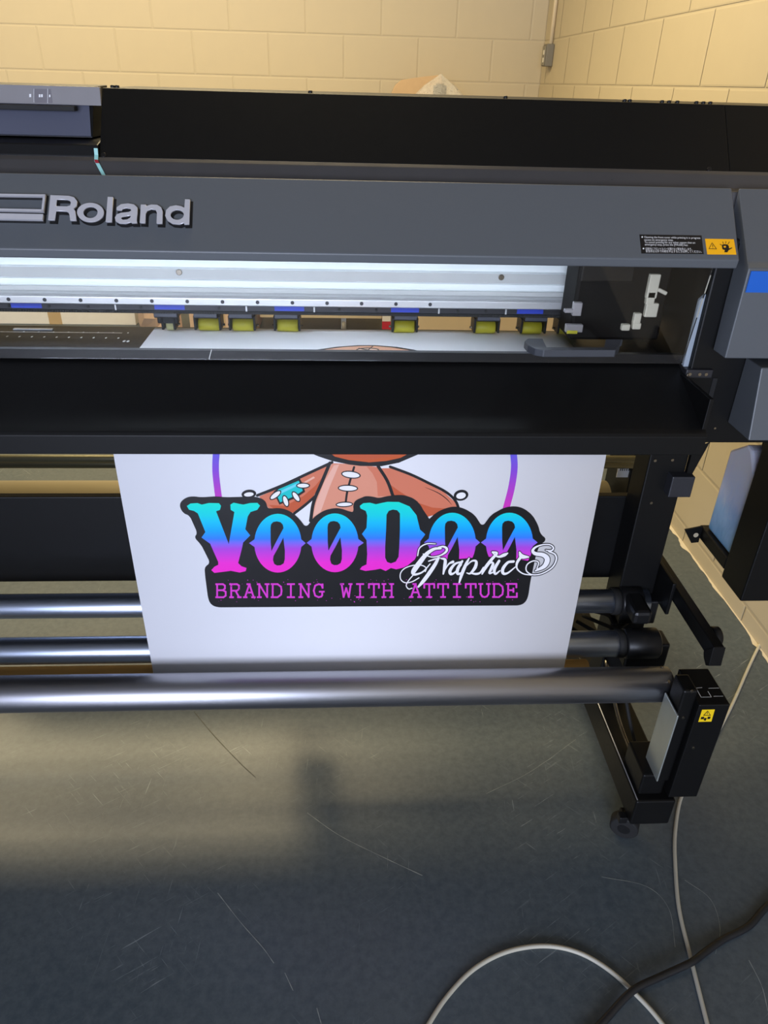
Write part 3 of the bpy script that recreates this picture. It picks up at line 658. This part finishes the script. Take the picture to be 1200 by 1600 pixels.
# ------------------------------------------------------------------ printed sheet with the logo
YP = 1.1155
XS0, XS1 = -.388, .4505
SH = empty('printed_sheet', (0, YP, .33), 'white vinyl sheet with colourful logo print hanging from the printer', 'print')
prof = [(1.52, .905), (1.515, .940), (1.50, .9545), (1.485, .9565), (1.40, .9565), (1.32, .9565), (1.285, .9560), (1.265, .9500), (1.20, .9240), (1.150, .9030), (1.128, .888), (1.118, .868), (YP, .84), (YP, .74), (YP, .60), (YP, .46), (YP, .40), (YP, .362), (YP+.0005, .352), (1.124, .335)]
V = []
for y, z in prof: V += [(XS0, y, z), (XS1, y, z)]
sh = mesh('vinyl', V, [(2*i, 2*i+1, 2*i+3, 2*i+2) for i in range(len(prof)-1)], M_VINYL, SH, smooth=True)
so = sh.modifiers.new('thickness', 'SOLIDIFY'); so.thickness = .0003; so.offset = 0

def PA(px, py, layer): return at(px, py, Y=YP-.00022-.00006*layer)
def c1(x, y): return (270+x/3.636, 690+y/3.636)
def c2(x, y): return (560+x/3.636, 690+y/3.636)
def art(name, polys, layer, m, parent=None):
    V, Fc = [], []
    for i, P in enumerate(polys): quad(V, Fc, [PA(x, y, layer+i*min(.01, .8/len(polys))) for x, y in P])   # strokes lie a hair apart
    me = mesh(name, V, Fc, m, sh)
    return me
def ribbon(pts, wd, n=6, taper=False, closed=False):
    """stroke -> list of quads; wd is a number or a list (one per point)"""
    P = [Vector(p) for p in pts]
    W = wd if isinstance(wd, (list, tuple)) else [wd]*len(P)
    Q = spline([(p.x, p.y, k) for p, k in zip(P, W)], n) if n > 1 else [Vector((p.x, p.y, k)) for p, k in zip(P, W)]
    L_, R_ = [], []
    for i, q in enumerate(Q):
        d = (Q[min(i+1, len(Q)-1)]-Q[max(i-1, 0)]).to_2d()
        if d.length < 1e-6: d = Vector((1, 0))
        d.normalize(); s = Vector((-d.y, d.x))*max(q.z, .15)/2
        L_.append((q.x+s.x, q.y+s.y)); R_.append((q.x-s.x, q.y-s.y))
    caps = [ell(Q[k].x, Q[k].y, max(Q[k].z, .15)/2, max(Q[k].z, .15)/2, 10) for k in (0, -1)] if n > 1 else []
    return [[L_[i], L_[i+1], R_[i+1], R_[i]] for i in range(len(Q)-1)]+caps
def ell(cx, cy, rx, ry, n=24, rot=0):
    return [(cx+rx*math.cos(a)*math.cos(rot)-ry*math.sin(a)*math.sin(rot), cy+rx*math.cos(a)*math.sin(rot)+ry*math.sin(a)*math.cos(rot)) for a in (2*math.pi*k/n for k in range(n))]
def ink(name, rgb, rough=.38): return mat(name, rgb, rough, var=.015, spec=.4)
def gradient_ink(name, stops):
    """ink whose colour runs with height on the sheet; stops are (photo row at the sheet's middle, colour)"""
    M = bpy.data.materials.new(name); M.use_nodes = True; nt = M.node_tree; b = nt.nodes['Principled BSDF']; b.inputs['Roughness'].default_value = .38
    tc = nt.nodes.new('ShaderNodeTexCoord'); sp = nt.nodes.new('ShaderNodeSeparateXYZ'); nt.links.new(tc.outputs['Object'], sp.inputs[0])
    zs = [PA(570, y, 2).z for y, c in stops]; mr = nt.nodes.new('ShaderNodeMapRange')
    mr.inputs['From Min'].default_value = zs[-1]; mr.inputs['From Max'].default_value = zs[0]; nt.links.new(sp.outputs['Z'], mr.inputs['Value'])
    cr = nt.nodes.new('ShaderNodeValToRGB'); nt.links.new(mr.outputs[0], cr.inputs[0]); e = cr.color_ramp.elements
    e[0].color = lin(stops[-1][1])+(1,); e[1].color = lin(stops[0][1])+(1,)
    for (y, c), z in list(zip(stops, zs))[1:-1]:
        k = e.new((z-zs[-1])/(zs[0]-zs[-1])); k.color = lin(c)+(1,)
    nt.links.new(cr.outputs[0], b.inputs['Base Color']); return M
G_TXT = gradient_ink('ink_teal_to_pink', [(787, (0, 224, 205)), (805, (0, 210, 220)), (828, (0, 165, 250)), (841, (50, 125, 245)), (856, (170, 70, 215)), (878, (238, 45, 205)), (894, (245, 40, 200))])
G_RING = gradient_ink('ink_violet_to_magenta', [(700, (85, 95, 215)), (735, (130, 70, 205)), (790, (205, 50, 180))])
I_BLK = M_INKB; I_PEACH = ink('ink_peach', (222, 148, 122)); I_PEACHL = ink('ink_pale_peach', (236, 180, 160)); I_BROWN = ink('ink_brown', (196, 92, 58)); I_TAN = ink('ink_tan', (212, 122, 94))
I_TEAL = ink('ink_teal', (30, 196, 196)); I_TEALL = ink('ink_pale_teal', (110, 214, 230)); I_WHITE = ink('ink_white', (240, 238, 240)); I_MAG = ink('ink_magenta', (218, 62, 200)); I_ORG = ink('ink_orange_brown', (200, 92, 48))

# ring behind the doll
def arc(cx, cy, r, a0, a1, n=30): return [(cx+r*math.cos(math.radians(a0+(a1-a0)*i/n)), cy+r*math.sin(math.radians(a0+(a1-a0)*i/n))) for i in range(n+1)]
art('print_ring', ribbon([c1(246, 72), c1(243, 130), c1(245, 190), c1(254, 270), c1(262, 330)], 10.4), 1, G_RING)
art('print_ring', ribbon([c2(882, 75), c2(886, 130), c2(882, 190), c2(866, 280), c2(838, 385)], 10.4), 1, G_RING)
# doll: arms, torso, chin
CL1 = lambda L: [c1(*p) for p in L]; CL2 = lambda L: [c2(*p) for p in L]
armL = CL1([(490, 312), (620, 258), (760, 190), (882, 128), (862, 185), (830, 250), (795, 320), (690, 405), (560, 395), (520, 350)])
art('print_arm', [armL], 1, I_TAN)
art('print_shade', [CL1([(860, 190), (830, 250), (795, 322), (690, 405), (600, 400), (545, 360), (640, 365), (740, 310), (810, 250)])], 2, I_BROWN)
art('print_highlight', [CL1([(740, 232), (800, 198), (808, 206), (752, 238)])], 2, I_PEACHL)
armR = CL2([(132, 152), (200, 150), (300, 195), (400, 243), (490, 290), (545, 340), (570, 390), (480, 400), (395, 425), (330, 360), (185, 305)])
art('print_arm', [armR], 1, I_TAN)
art('print_shade', [CL2([(160, 230), (230, 280), (330, 345), (420, 375), (565, 385), (480, 402), (395, 427), (330, 362), (185, 305)])], 2, I_BROWN)
torso = [c1(905, 122), c1(870, 185), c1(840, 250), c1(805, 340), c1(785, 445), c1(1060, 445), c2(200, 315), c2(175, 255), c2(120, 145), c1(1060, 130)]
art('print_torso', [torso], 1, I_PEACH)
art('print_highlight', [CL1([(915, 135), (945, 130), (890, 260), (840, 400), (795, 430), (815, 345), (860, 230)])], 2, I_PEACHL)
art('print_shade', [[c2(45, 140), c2(118, 148), c2(172, 255), c2(192, 310), c2(110, 310), c2(105, 230), c2(80, 180)]], 2, I_TAN)
chin = [c1(770, 60), c1(830, 85), c1(905, 110), c1(1000, 130), c2(10, 138), c2(130, 140), c2(230, 120), c2(370, 60)]
art('print_chin', [chin], 2, I_BLK)
art('print_chin_fill', [[c1(890, 60), c1(920, 85), c1(1000, 105), c1(1100, 116), c2(60, 118), c2(160, 110), c2(240, 92), c2(300, 60)]], 3, I_ORG)
art('print_shade', [[c1(900, 72), c1(1000, 98), c2(60, 104), c2(290, 68), c2(290, 60), c1(895, 60)]], 4, I_BROWN)
for fn, P, wd in ((CL1, [(480, 306), (620, 250), (760, 185), (905, 118)], 4.4), (CL1, [(892, 122), (845, 235), (800, 345), (783, 450)], 5.2), (CL1, [(808, 312), (750, 362), (690, 408)], 4.2),
                  (CL2, [(112, 140), (165, 225), (200, 320)], 5.0), (CL2, [(180, 143), (300, 188), (400, 236), (495, 285), (550, 335), (575, 395)], 4.2),
                  (CL2, [(380, 260), (450, 290), (500, 325), (530, 358)], [.3, 1.2, 1.2, .3]), (CL2, [(330, 345), (385, 425), (400, 450)], 4.0), (CL1, [(1030, 145), (1005, 230), (990, 290), (982, 350)], 3.4)):
    art('print_outline', ribbon(fn(P), wd), 3, I_BLK)
for fn, (x, y, rx, ry, rot) in ((c1, (432, 298, 42, 25, -.1)), (c2, (583, 305, 42, 31, -.2))):
    x, y = fn(x, y); art('print_loop', [ell(x, y, rx/3.636, ry/3.636, rot=rot)], 4, I_BLK); art('print_loop', [ell(x, y+.6, rx/3.636-4.0, ry/3.636-3.6, rot=rot)], 5, I_WHITE)
art('print_patch', [CL1([(572, 285), (600, 262), (722, 210), (738, 240), (752, 285), (700, 320), (606, 358), (585, 315)])], 4, I_BLK)
art('print_patch', [CL1([(583, 288), (602, 270), (715, 222), (728, 248), (738, 280), (690, 310), (610, 345), (594, 312)])], 5, I_TEAL)
art('print_patch', [CL1([(600, 285), (716, 232), (722, 244), (606, 300)])], 6, I_TEALL)
for fn, (x, y, l, h, rot) in ((c1, (583, 304, 40, 18, -.65)), (c1, (641, 338, 36, 18, 1.25)), (c1, (700, 313, 36, 18, .95)), (c1, (740, 250, 40, 17, .0)), (c1, (1012, 188, 56, 22, .12)), (c1, (995, 265, 58, 20, .03)), (c1, (975, 357, 50, 16, -.04))):
    x, y = fn(x, y); art('print_stitch', [ell(x, y, l/3.636, h/3.636, rot=rot)], 7, I_BLK); art('print_stitch', [ell(x, y, l/3.636-1.9, h/3.636-1.7, rot=rot)], 8, I_WHITE)
# black backing of the lettering
back = CL1([(38, 370), (45, 340), (80, 315), (120, 311), (160, 317), (250, 311), (300, 317), (400, 314), (450, 311), (500, 320), (530, 342), (537, 378), (560, 381), (600, 377), (640, 384), (680, 404), (720, 440), (757, 490), (800, 430), (860, 390), (920, 377), (960, 381), (1000, 396), (1028, 402), (1024, 355), (1040, 332), (1075, 318)])
back += CL2([(40, 309), (85, 313), (115, 322), (160, 310), (220, 303), (260, 304), (320, 325), (362, 370), (380, 425), (392, 450), (440, 404), (490, 380), (545, 367), (600, 379), (660, 415), (704, 484), (755, 415), (830, 374), (890, 366), (940, 379), (990, 418), (1023, 478), (1033, 524), (1072, 556), (1030, 590), (1010, 640), (990, 735), (978, 790), (965, 880), (950, 912), (920, 931)])
back += CL1([(1000, 937), (600, 940), (250, 942), (215, 925), (200, 890), (183, 760), (180, 712), (213, 690), (160, 585), (121, 545), (140, 520), (95, 420), (60, 408)])
bb = [Vector(p) for p in back]
for lim in (4, 1.5):                                     # round the corners
    nb_ = []
    for i, p in enumerate(bb):
        for q in (bb[i-1], bb[(i+1) % len(bb)]): d = q-p; nb_.append(p+d*min(.25, lim/max(d.length, 1e-6)))
    bb = nb_
art('print_backing', [[(p.x, p.y) for p in bb]], 9, I_BLK)
# VOODOO
Vl = CL1([(80, 366), (100, 352), (140, 349), (165, 358), (205, 349), (262, 350), (274, 365), (268, 388), (246, 396), (318, 582), (350, 400), (329, 388), (327, 358), (345, 347), (400, 358), (440, 349), (480, 348), (496, 364), (480, 388), (442, 400), (426, 425), (412, 498), (440, 533), (400, 573), (392, 610), (371, 690), (390, 708), (419, 718), (414, 736), (380, 744), (330, 734), (285, 740), (236, 746), (219, 730), (236, 711), (258, 700), (258, 684), (212, 580), (163, 545), (185, 514), (142, 408), (120, 394), (92, 387)])
art('print_letter', [Vl], 10, G_TXT)
def letter_o(fn, cx, cy, rx, ry, sl, sr):
    P = []
    for k in range(48):
        a = 2*math.pi*k/48; x, y = cx+rx*math.cos(a)*(1 if abs(math.cos(a)) < .98 else 1), cy+ry*math.sin(a)
        if k == 0: x = cx+rx+sr
        if k == 24: x = cx-rx-sl
        P.append(fn(x, y))
    art('print_letter', [P], 10, G_TXT)
    d = cx-597; e = cy-577
    art('print_counter', [[fn(x+d, y+e) for x, y in ((555, 490), (558, 470), (570, 457), (591, 453), (612, 458), (625, 472), (629, 492), (592, 560), (560, 622), (556, 570))]], 11, I_BLK)
    art('print_counter', [[fn(x+d, y+e) for x, y in ((628, 545), (632, 580), (637, 620), (636, 670), (630, 692), (612, 703), (592, 704), (576, 695), (569, 672), (572, 650), (600, 600))]], 11, I_BLK)
letter_o(c1, 597, 577, 134, 167, 30, 24); letter_o(c1, 921, 575, 134, 167, 26, 30)
letter_o(c2, 533, 573, 134, 169, 26, 24); letter_o(c2, 858, 573, 134, 169, 28, 26)
Dl = CL2([(8, 365), (28, 350), (65, 347), (100, 356), (130, 349), (165, 342), (230, 343), (290, 368), (330, 418), (350, 500), (380, 527), (352, 565), (345, 620), (320, 670), (270, 712), (215, 726), (185, 718), (155, 735), (125, 722), (95, 728), (40, 735), (8, 726), (20, 710), (46, 698), (50, 640), (46, 560), (20, 525), (46, 490), (50, 420), (42, 394), (12, 380)])
art('print_letter', [Dl], 10, G_TXT)
art('print_counter', [CL2([(160, 415), (172, 394), (195, 386), (220, 390), (236, 408), (236, 500), (232, 600), (228, 655), (212, 682), (185, 692), (163, 684), (152, 660), (152, 600), (157, 500)])], 11, I_BLK)
# script word with a black surround
strokes = [
 ([(318,78),(270,82),(215,118),(165,180),(125,235),(118,258),(140,265),(190,245),(240,190)], [10,16,22,28,28,20,12,8,5]),
 ([(150,130),(165,75),(215,45),(280,45)], [6,6,6,4]), ([(190,118),(250,140),(310,130),(352,105),(360,80),(335,65),(300,70)], [5,6,7,12,14,10,6]),
 ([(230,170),(265,158),(310,145)], [6,8,6]), ([(300,148),(275,195),(230,262),(190,315),(155,355)], [14,20,22,20,10]),
 ([(205,245),(212,220),(180,200),(120,200),(60,220),(28,255),(28,300),(60,325),(110,318),(160,290)], [5]*10), ([(118,270),(85,310),(68,345),(85,370),(110,365)], [5]*5),
 ([(318,150),(348,160),(345,210),(335,262)], [6,16,18,8]), ([(345,235),(375,190),(405,175)], [5,8,16]),
 ([(465,175),(420,190),(385,235),(390,262),(420,250),(465,195)], [8,12,18,16,8,8]), ([(472,170),(440,225),(440,262),(480,245),(500,210)], [12,18,14,6,4]),
 ([(522,148),(500,190),(470,260),(450,325)], [6,16,18,8]), ([(500,205),(540,170),(572,172),(565,215),(530,258),(505,255)], [5,8,14,18,10,5]), ([(535,256),(572,262),(602,252),(625,215)], [8,12,10,7]),
 ([(690,105),(722,112),(690,150),(640,215),(615,262)], [10,12,16,18,8]), ([(622,248),(648,205),(678,180),(694,188),(684,218),(668,256),(696,250)], [6,8,10,14,16,12,6]),
 ([(738,168),(705,225),(710,262),(745,238)], [14,18,12,5]), ([(690,110),(730,138),(775,125),(800,112)], [5,10,18,6]),
 ([(842,172),(800,180),(765,225),(768,258),(800,255),(855,212)], [14,14,18,16,10,5]),
 ([(885,105),(902,135),(950,140)], [8,26,8]), ([(902,130),(868,180),(868,225),(910,260),(970,270)], [16,14,8,6,5]),
 ([(1075,90),(1112,95),(1130,75),(1105,52),(1050,52),(1000,70),(980,96),(1000,116),(1055,125),(1085,155),(1065,205),(1000,240)], [4,8,8,6,6,10,16,20,24,30,24,8]),
 ([(1095,100),(1140,120),(1150,160),(1120,215),(1050,258),(980,268),(935,240),(940,195),(985,168),(1022,180),(1010,225)], [6,8,8,7,6,6,6,6,6,6,5]),
]
def c4(x, y): return (620+x/4.615, 840+y/4.615)
art('print_backing', [CL2([(330, 705), (420, 700), (470, 668), (560, 668), (700, 655), (800, 655), (920, 670), (985, 680), (982, 770), (340, 770)])], 12, I_BLK)
bk, fg = [], []
for pts, wd in strokes:
    P = [c4(*p) for p in pts]; bk += ribbon(P, [k/4.615*1.18+2.8 for k in wd], 5); fg += ribbon(P, [k/4.615*1.18+.35 for k in wd], 6)
art('print_script_outline', bk, 13, I_BLK); art('print_script', fg, 14, I_WHITE)
# typewriter line, slab serifs
G = {'B': [[(.1,1),(.1,0)],[(.0,1),(.6,1),(.78,.9),(.78,.66),(.6,.54),(.12,.54)],[(.6,.54),(.85,.42),(.85,.12),(.65,0),(0,0)]],
 'R': [[(.12,1),(.12,0)],[(0,1),(.62,1),(.8,.9),(.8,.62),(.62,.5),(.12,.5)],[(.5,.5),(.8,.02)],[(0,0),(.3,0)],[(.7,0),(.98,0)]],
 'A': [[(.5,1),(.12,0)],[(.5,1),(.88,0)],[(.25,.36),(.75,.36)],[(0,0),(.28,0)],[(.72,0),(1,0)],[(.3,1),(.55,1)]],
 'N': [[(.15,0),(.15,1),(.85,0),(.85,1)],[(0,0),(.32,0)],[(0,1),(.2,1)],[(.68,1),(1,1)]],
 'D': [[(.12,1),(.12,0)],[(0,1),(.55,1),(.85,.8),(.9,.5),(.85,.2),(.55,0),(0,0)]],
 'I': [[(.5,1),(.5,0)],[(.2,1),(.8,1)],[(.2,0),(.8,0)]],
 'G': [[(.85,.72),(.75,.95),(.5,1),(.2,.88),(.08,.5),(.2,.12),(.5,0),(.75,.05),(.82,.15),(.82,.42)],[(.58,.42),(.98,.42)],[(.85,1),(.85,.7)]],
 'W': [[(.1,1),(.27,0),(.5,.7),(.73,0),(.9,1)],[(0,1),(.26,1)],[(.74,1),(1,1)]],
 'T': [[(.5,1),(.5,0)],[(.06,.7),(.06,1),(.94,1),(.94,.7)],[(.3,0),(.7,0)]],
 'H': [[(.16,1),(.16,0)],[(.84,1),(.84,0)],[(.16,.5),(.84,.5)],[(0,1),(.32,1)],[(.68,1),(1,1)],[(0,0),(.32,0)],[(.68,0),(1,0)]],
 'U': [[(.15,1),(.15,.25),(.3,.04),(.5,0),(.7,.04),(.85,.25),(.85,1)],[(0,1),(.32,1)],[(.68,1),(1,1)]],
 'E': [[(.14,1),(.14,0)],[(0,1),(.86,1),(.86,.72)],[(.14,.52),(.6,.52)],[(.6,.66),(.6,.38)],[(0,0),(.9,0),(.9,.3)]]}
s = 'BRANDING WITH ATTITUDE'; x0, pitch = 337.0, 21.62
for i, chx in enumerate(s):
    if chx == ' ': continue
    P = []
    for st in G[chx]:
        Q = [(x0+i*pitch+.5+a*17.8, 933.2-b*20.4-i*.02) for a, b in st]
        for a, b in zip(Q, Q[1:]):
            d = (Vector(b)-Vector(a)).normalized()*.9; P += ribbon([tuple(Vector(a)-d), tuple(Vector(b)+d)], 2.7, 1)
    art('print_letter', P, 15, I_MAG)
P = []
for k in range(90):
    x, y = random.uniform(335, 812), random.choice((random.uniform(905, 914), random.uniform(930, 941))); P.append(ell(x, y, random.uniform(.3, .9), random.uniform(.3, .7), 5))
o = art('print_specks', P, 15, I_MAG); o['kind'] = 'stuff'
P = [ell(random.uniform(335, 812), random.uniform(912, 934), random.uniform(.3, 1.0), random.uniform(.3, .8), 5) for k in range(110)]
o = art('print_wear', P, 16, I_BLK); o['kind'] = 'stuff'
# crown of the next print, on the platen
def PZ(px, py, layer): return at(px, py, Z=.9568+.00006*layer)
def platen_art(name, P, layer, m): mesh(name, [PZ(x, y, layer) for x, y in P], [tuple(range(len(P)))], m, sh)
hx = lambda L: [(400+a/3, 380+b/3) for a, b in L]
platen_art('print_crown', hx([(225, 515), (290, 498), (380, 485), (480, 478), (560, 478), (660, 486), (740, 499), (805, 516), (805, 560), (225, 560)]), 1, I_BLK)
platen_art('print_crown_fill', hx([(265, 512), (330, 497), (410, 487), (490, 482), (560, 482), (640, 489), (710, 500), (765, 514), (765, 560), (265, 560)]), 2, ink('ink_crown_peach', (232, 176, 146)))
platen_art('print_eye', ell(574.5, 546.5, 18, 3.4), 3, I_BLK); platen_art('print_eye', ell(574.5, 546.8, 15.8, 2.4), 4, ink('ink_eye_cream', (236, 200, 178)))
for a, b in (((583, 540.5), (570, 551)), ((560, 544), (586, 549))):
    for q in ribbon([a, b], 1.4, 1): platen_art('print_stitch', q, 5, I_BLK)

# ------------------------------------------------------------------ cables on the floor
def cable(name, pix, r, m, label, lift=None):
    P = [at(x, y, Z=r) + Vector((0, 0, (lift or {}).get(i, 0))) for i, (x, y) in enumerate(pix)]
    return tag(tube(name, P, r, m), label, 'cable')
cable('floor_cable', [(1198, 985), (1172, 1038), (1143, 1103), (1110, 1165), (1080, 1215), (1063, 1250), (1055, 1300), (1055, 1350), (1061, 1420), (1080, 1500), (1105, 1600), (1125, 1680)], .0040, M_BEIGECABLE, 'thin beige cable running along the floor past the caster foot')
cable('floor_cable', [(620, 1690), (670, 1600), (702, 1553), (742, 1513), (792, 1487), (850, 1478), (903, 1488), (952, 1516), (1000, 1560), (1035, 1600), (1085, 1670)], .0042, M_BEIGECABLE, 'beige cable curving in a wide arch at the bottom of the floor')
cable('power_cord', [(890, 1650), (940, 1600), (986, 1553), (1035, 1527), (1078, 1508), (1100, 1490), (1130, 1468), (1170, 1447), (1200, 1415), (1270, 1360)], .0066, M_BLACKCABLE, 'thick black cord crossing over the two beige cables', {1: .003, 2: .009, 3: .006, 4: .009, 5: .003})

# ------------------------------------------------------------------ back of the room
sw = empty('wall_socket', (X1, 0, 0), 'small grey metal socket box on the wall below a vertical conduit', 'socket')
q = at(862, 88, X=X1); 
box('box_body', X1-.045, X1-.001, q.y-.045, q.y+.045, q.z-.052, q.z+.06, mat('socket_grey', (112, 107, 95), .45), sw, .004)
box('face_plate', X1-.050, X1-.0455, q.y-.038, q.y+.038, q.z-.046, q.z+.05, mat('socket_plate', (126, 121, 108), .4), sw, .002)
for dz in (-.02, .018): box('socket_opening', X1-.052, X1-.0495, q.y-.02, q.y+.008, q.z+dz-.012, q.z+dz+.012, mat('socket_light', (215, 208, 190), .4), sw, .001)
cyl('conduit', (X1-.014, q.y, q.z+.06), (X1-.014, q.y, Z1-.001), .011, mat('painted_conduit', (232, 214, 180), .5), sw, seg=16)
# tall cardboard and film-wrapped goods behind the printer
def tall(name, pix, Y, depth, m, label, cat):
    P = [at(x, y, Y=Y) for x, y in pix]; top_p = [(p.x, p.z) for p in P]
    prof = top_p+[(top_p[-1][0], .001), (top_p[0][0], .001)]
    return tag(prism(name, prof, Y, Y+depth, m, None, .002, axis='y'), label, cat)
tall('cardboard_sheet', [(611, 148), (618, 133), (628, 125), (660, 120), (690, 117), (692, 148)], 4.97, .05, M_CARD, 'rounded brown cardboard leaning at the back wall above the printer', 'cardboard')
tip = at(689, 116, Y=4.78); L_, R_ = at(650, 150, Y=4.78), at(724, 150, Y=4.78)
bn = empty('wrapped_stack', (tip.x, 4.78, 0), 'pointed bundle wrapped in clear plastic film behind the printer', 'bundle')
bm = bmesh.new(); n = 20; rings = []
rad = (R_.x-L_.x)/2
for z, k in ((.02, 1.05), (.6, 1.1), (1.1, 1.15), (R_.z, 1.0), (R_.z+.05, .62), (tip.z-.012, .16), (tip.z, .04)):
    rings.append([bm.verts.new((tip.x+rad*k*(1+.08*math.sin(5*a+z*3))*math.cos(a), 4.78+rad*.7*k*(1+.08*math.sin(5*a+z*3))*math.sin(a), z)) for a in (2*math.pi*i/n for i in range(n))])
for A, B in zip(rings, rings[1:]):
    for i in range(n): bm.faces.new((A[i], A[(i+1)%n], B[(i+1)%n], B[i]))
bm.faces.new(rings[-1])
from_bm('film_wrap', bm, M_FILM, bn)
b2 = at(690, 129, Y=4.78)
for i, dx in enumerate((-.05, -.02, .015, .045)): cyl('dark_rod', (tip.x+dx*1.3, 4.78, .02), (tip.x+dx*.5, 4.78, b2.z-abs(dx)*.3), .014, M_BLACKPL, bn, seg=12)
# goods on the floor by the back wall, seen through the media gap
def crate(name, px0, px1, Y, h, d, m, label, cat='box'):
    a, b = at(px0, 500, Y=Y), at(px1, 502, Y=Y)
    r = empty(name, ((a.x+b.x)/2, Y, 0), label, cat)
    box('carton', a.x, b.x, Y, Y+d, .001, h, m, r, .003)
    box('tape_strip', a.x+(b.x-a.x)*.46, a.x+(b.x-a.x)*.54, Y-.001, Y+.001, .002, h-.003, mat('parcel_tape', (196, 168, 122), .4), r, 0)
    return r
crate('white_carton', -40, 212, 4.75, .42, .4, mat('white_card', (236, 232, 224), .7), 'white carton on the floor seen left through the media gap')
crate('brown_carton', 296, 400, 4.55, .36, .4, mat('pinkish_card', (214, 184, 158), .8), 'pinkish brown carton on the floor behind the yellow pinch rollers')
crate('brown_carton', 655, 880, 4.1, .4, .4, mat('pale_card', (214, 194, 164), .8), 'wide brown carton on the floor at right in the media gap')
# crumpled brown paper bag
a, b = at(217, 500, Y=4.78), at(290, 500, Y=4.78); bm = bmesh.new(); rings = []; cxx = (a.x+b.x)/2; rw = (b.x-a.x)/2
rw *= .9; cxx += .03
for z in (.001, .06, .12, .18, .24):
    rings.append([bm.verts.new((cxx+rw*(1+random.uniform(-.14, .0))*math.cos(t), 4.6+.12*(1+random.uniform(-.2, .1))*math.sin(t), z)) for t in (2*math.pi*i/12 for i in range(12))])
for A, B in zip(rings, rings[1:]):
    for i in range(12): bm.faces.new((A[i], A[(i+1)%12], B[(i+1)%12], B[i]))
bm.faces.new(rings[0]); bm.faces.new(rings[-1])
tag(from_bm('paper_bag', bm, mat('kraft_paper', (206, 176, 152), .8, var=.15)), 'crumpled pinkish paper bag beside the white carton', 'bag')
# trolley with a caster, red and white cone of packing
a, b = at(408, 500, Y=4.65), at(596, 500, Y=4.65)
tr = empty('low_trolley', ((a.x+b.x)/2, 4.75, 0), 'low beige trolley on a grey caster seen through the media gap', 'trolley')
box('deck', a.x, b.x, 4.6, 5.05, .102, .15, mat('trolley_beige', (206, 190, 160), .6), tr, .004)
c = at(537, 503, Y=4.62)
for x, y in ((c.x, 4.63), (c.x, 5.0), (a.x+.1, 4.63), (a.x+.1, 5.0)):
    wl = cyl('wheel', (x-.012, y, .0405), (x+.012, y, .0405), .04, mat('grey_wheel', (120, 118, 116), .5), tr, seg=24, bev=.003); 
    box('fork', x-.016, x+.016, y-.012, y+.012, .03, .102, M_ALU, tr, .001)
a = at(606, 505, Y=4.4); cn = empty('folded_barrier', (a.x, 4.4, 0), 'red and white striped folded barrier board between the cartons', 'barrier')
box('board', a.x-.035, a.x+.035, 4.38, 4.41, .001, .5, mat('barrier_red', (190, 28, 44), .5), cn, .002)
for z in (.15, .35): box('white_band', a.x-.0355, a.x+.0355, 4.3785, 4.3805, z, z+.08, M_WHITEINK, cn, 0)
# ceiling battens
for lx, ly, lp in LAMPS:
    cl = empty('ceiling_batten', (lx, ly, Z1), 'slim fluorescent ceiling batten ' + ('over the left of' if lx < -1 else 'in the middle of the ceiling near' if lx < -.5 else 'nearer the right end of' if lx < 0 else 'beside the right wall, in front of') + ' the back wall', 'lamp', 'ceiling battens')
    box('batten_body', lx-.62, lx+.62, ly-.04, ly+.04, 2.93, Z1-.0005, M_WHITEMETAL, cl, .004)
    cyl('batten_tube', (lx-.6, ly, 2.905), (lx+.6, ly, 2.905), .013, mat('tube_white', (255, 236, 196), .4, emit=3), cl, seg=16)
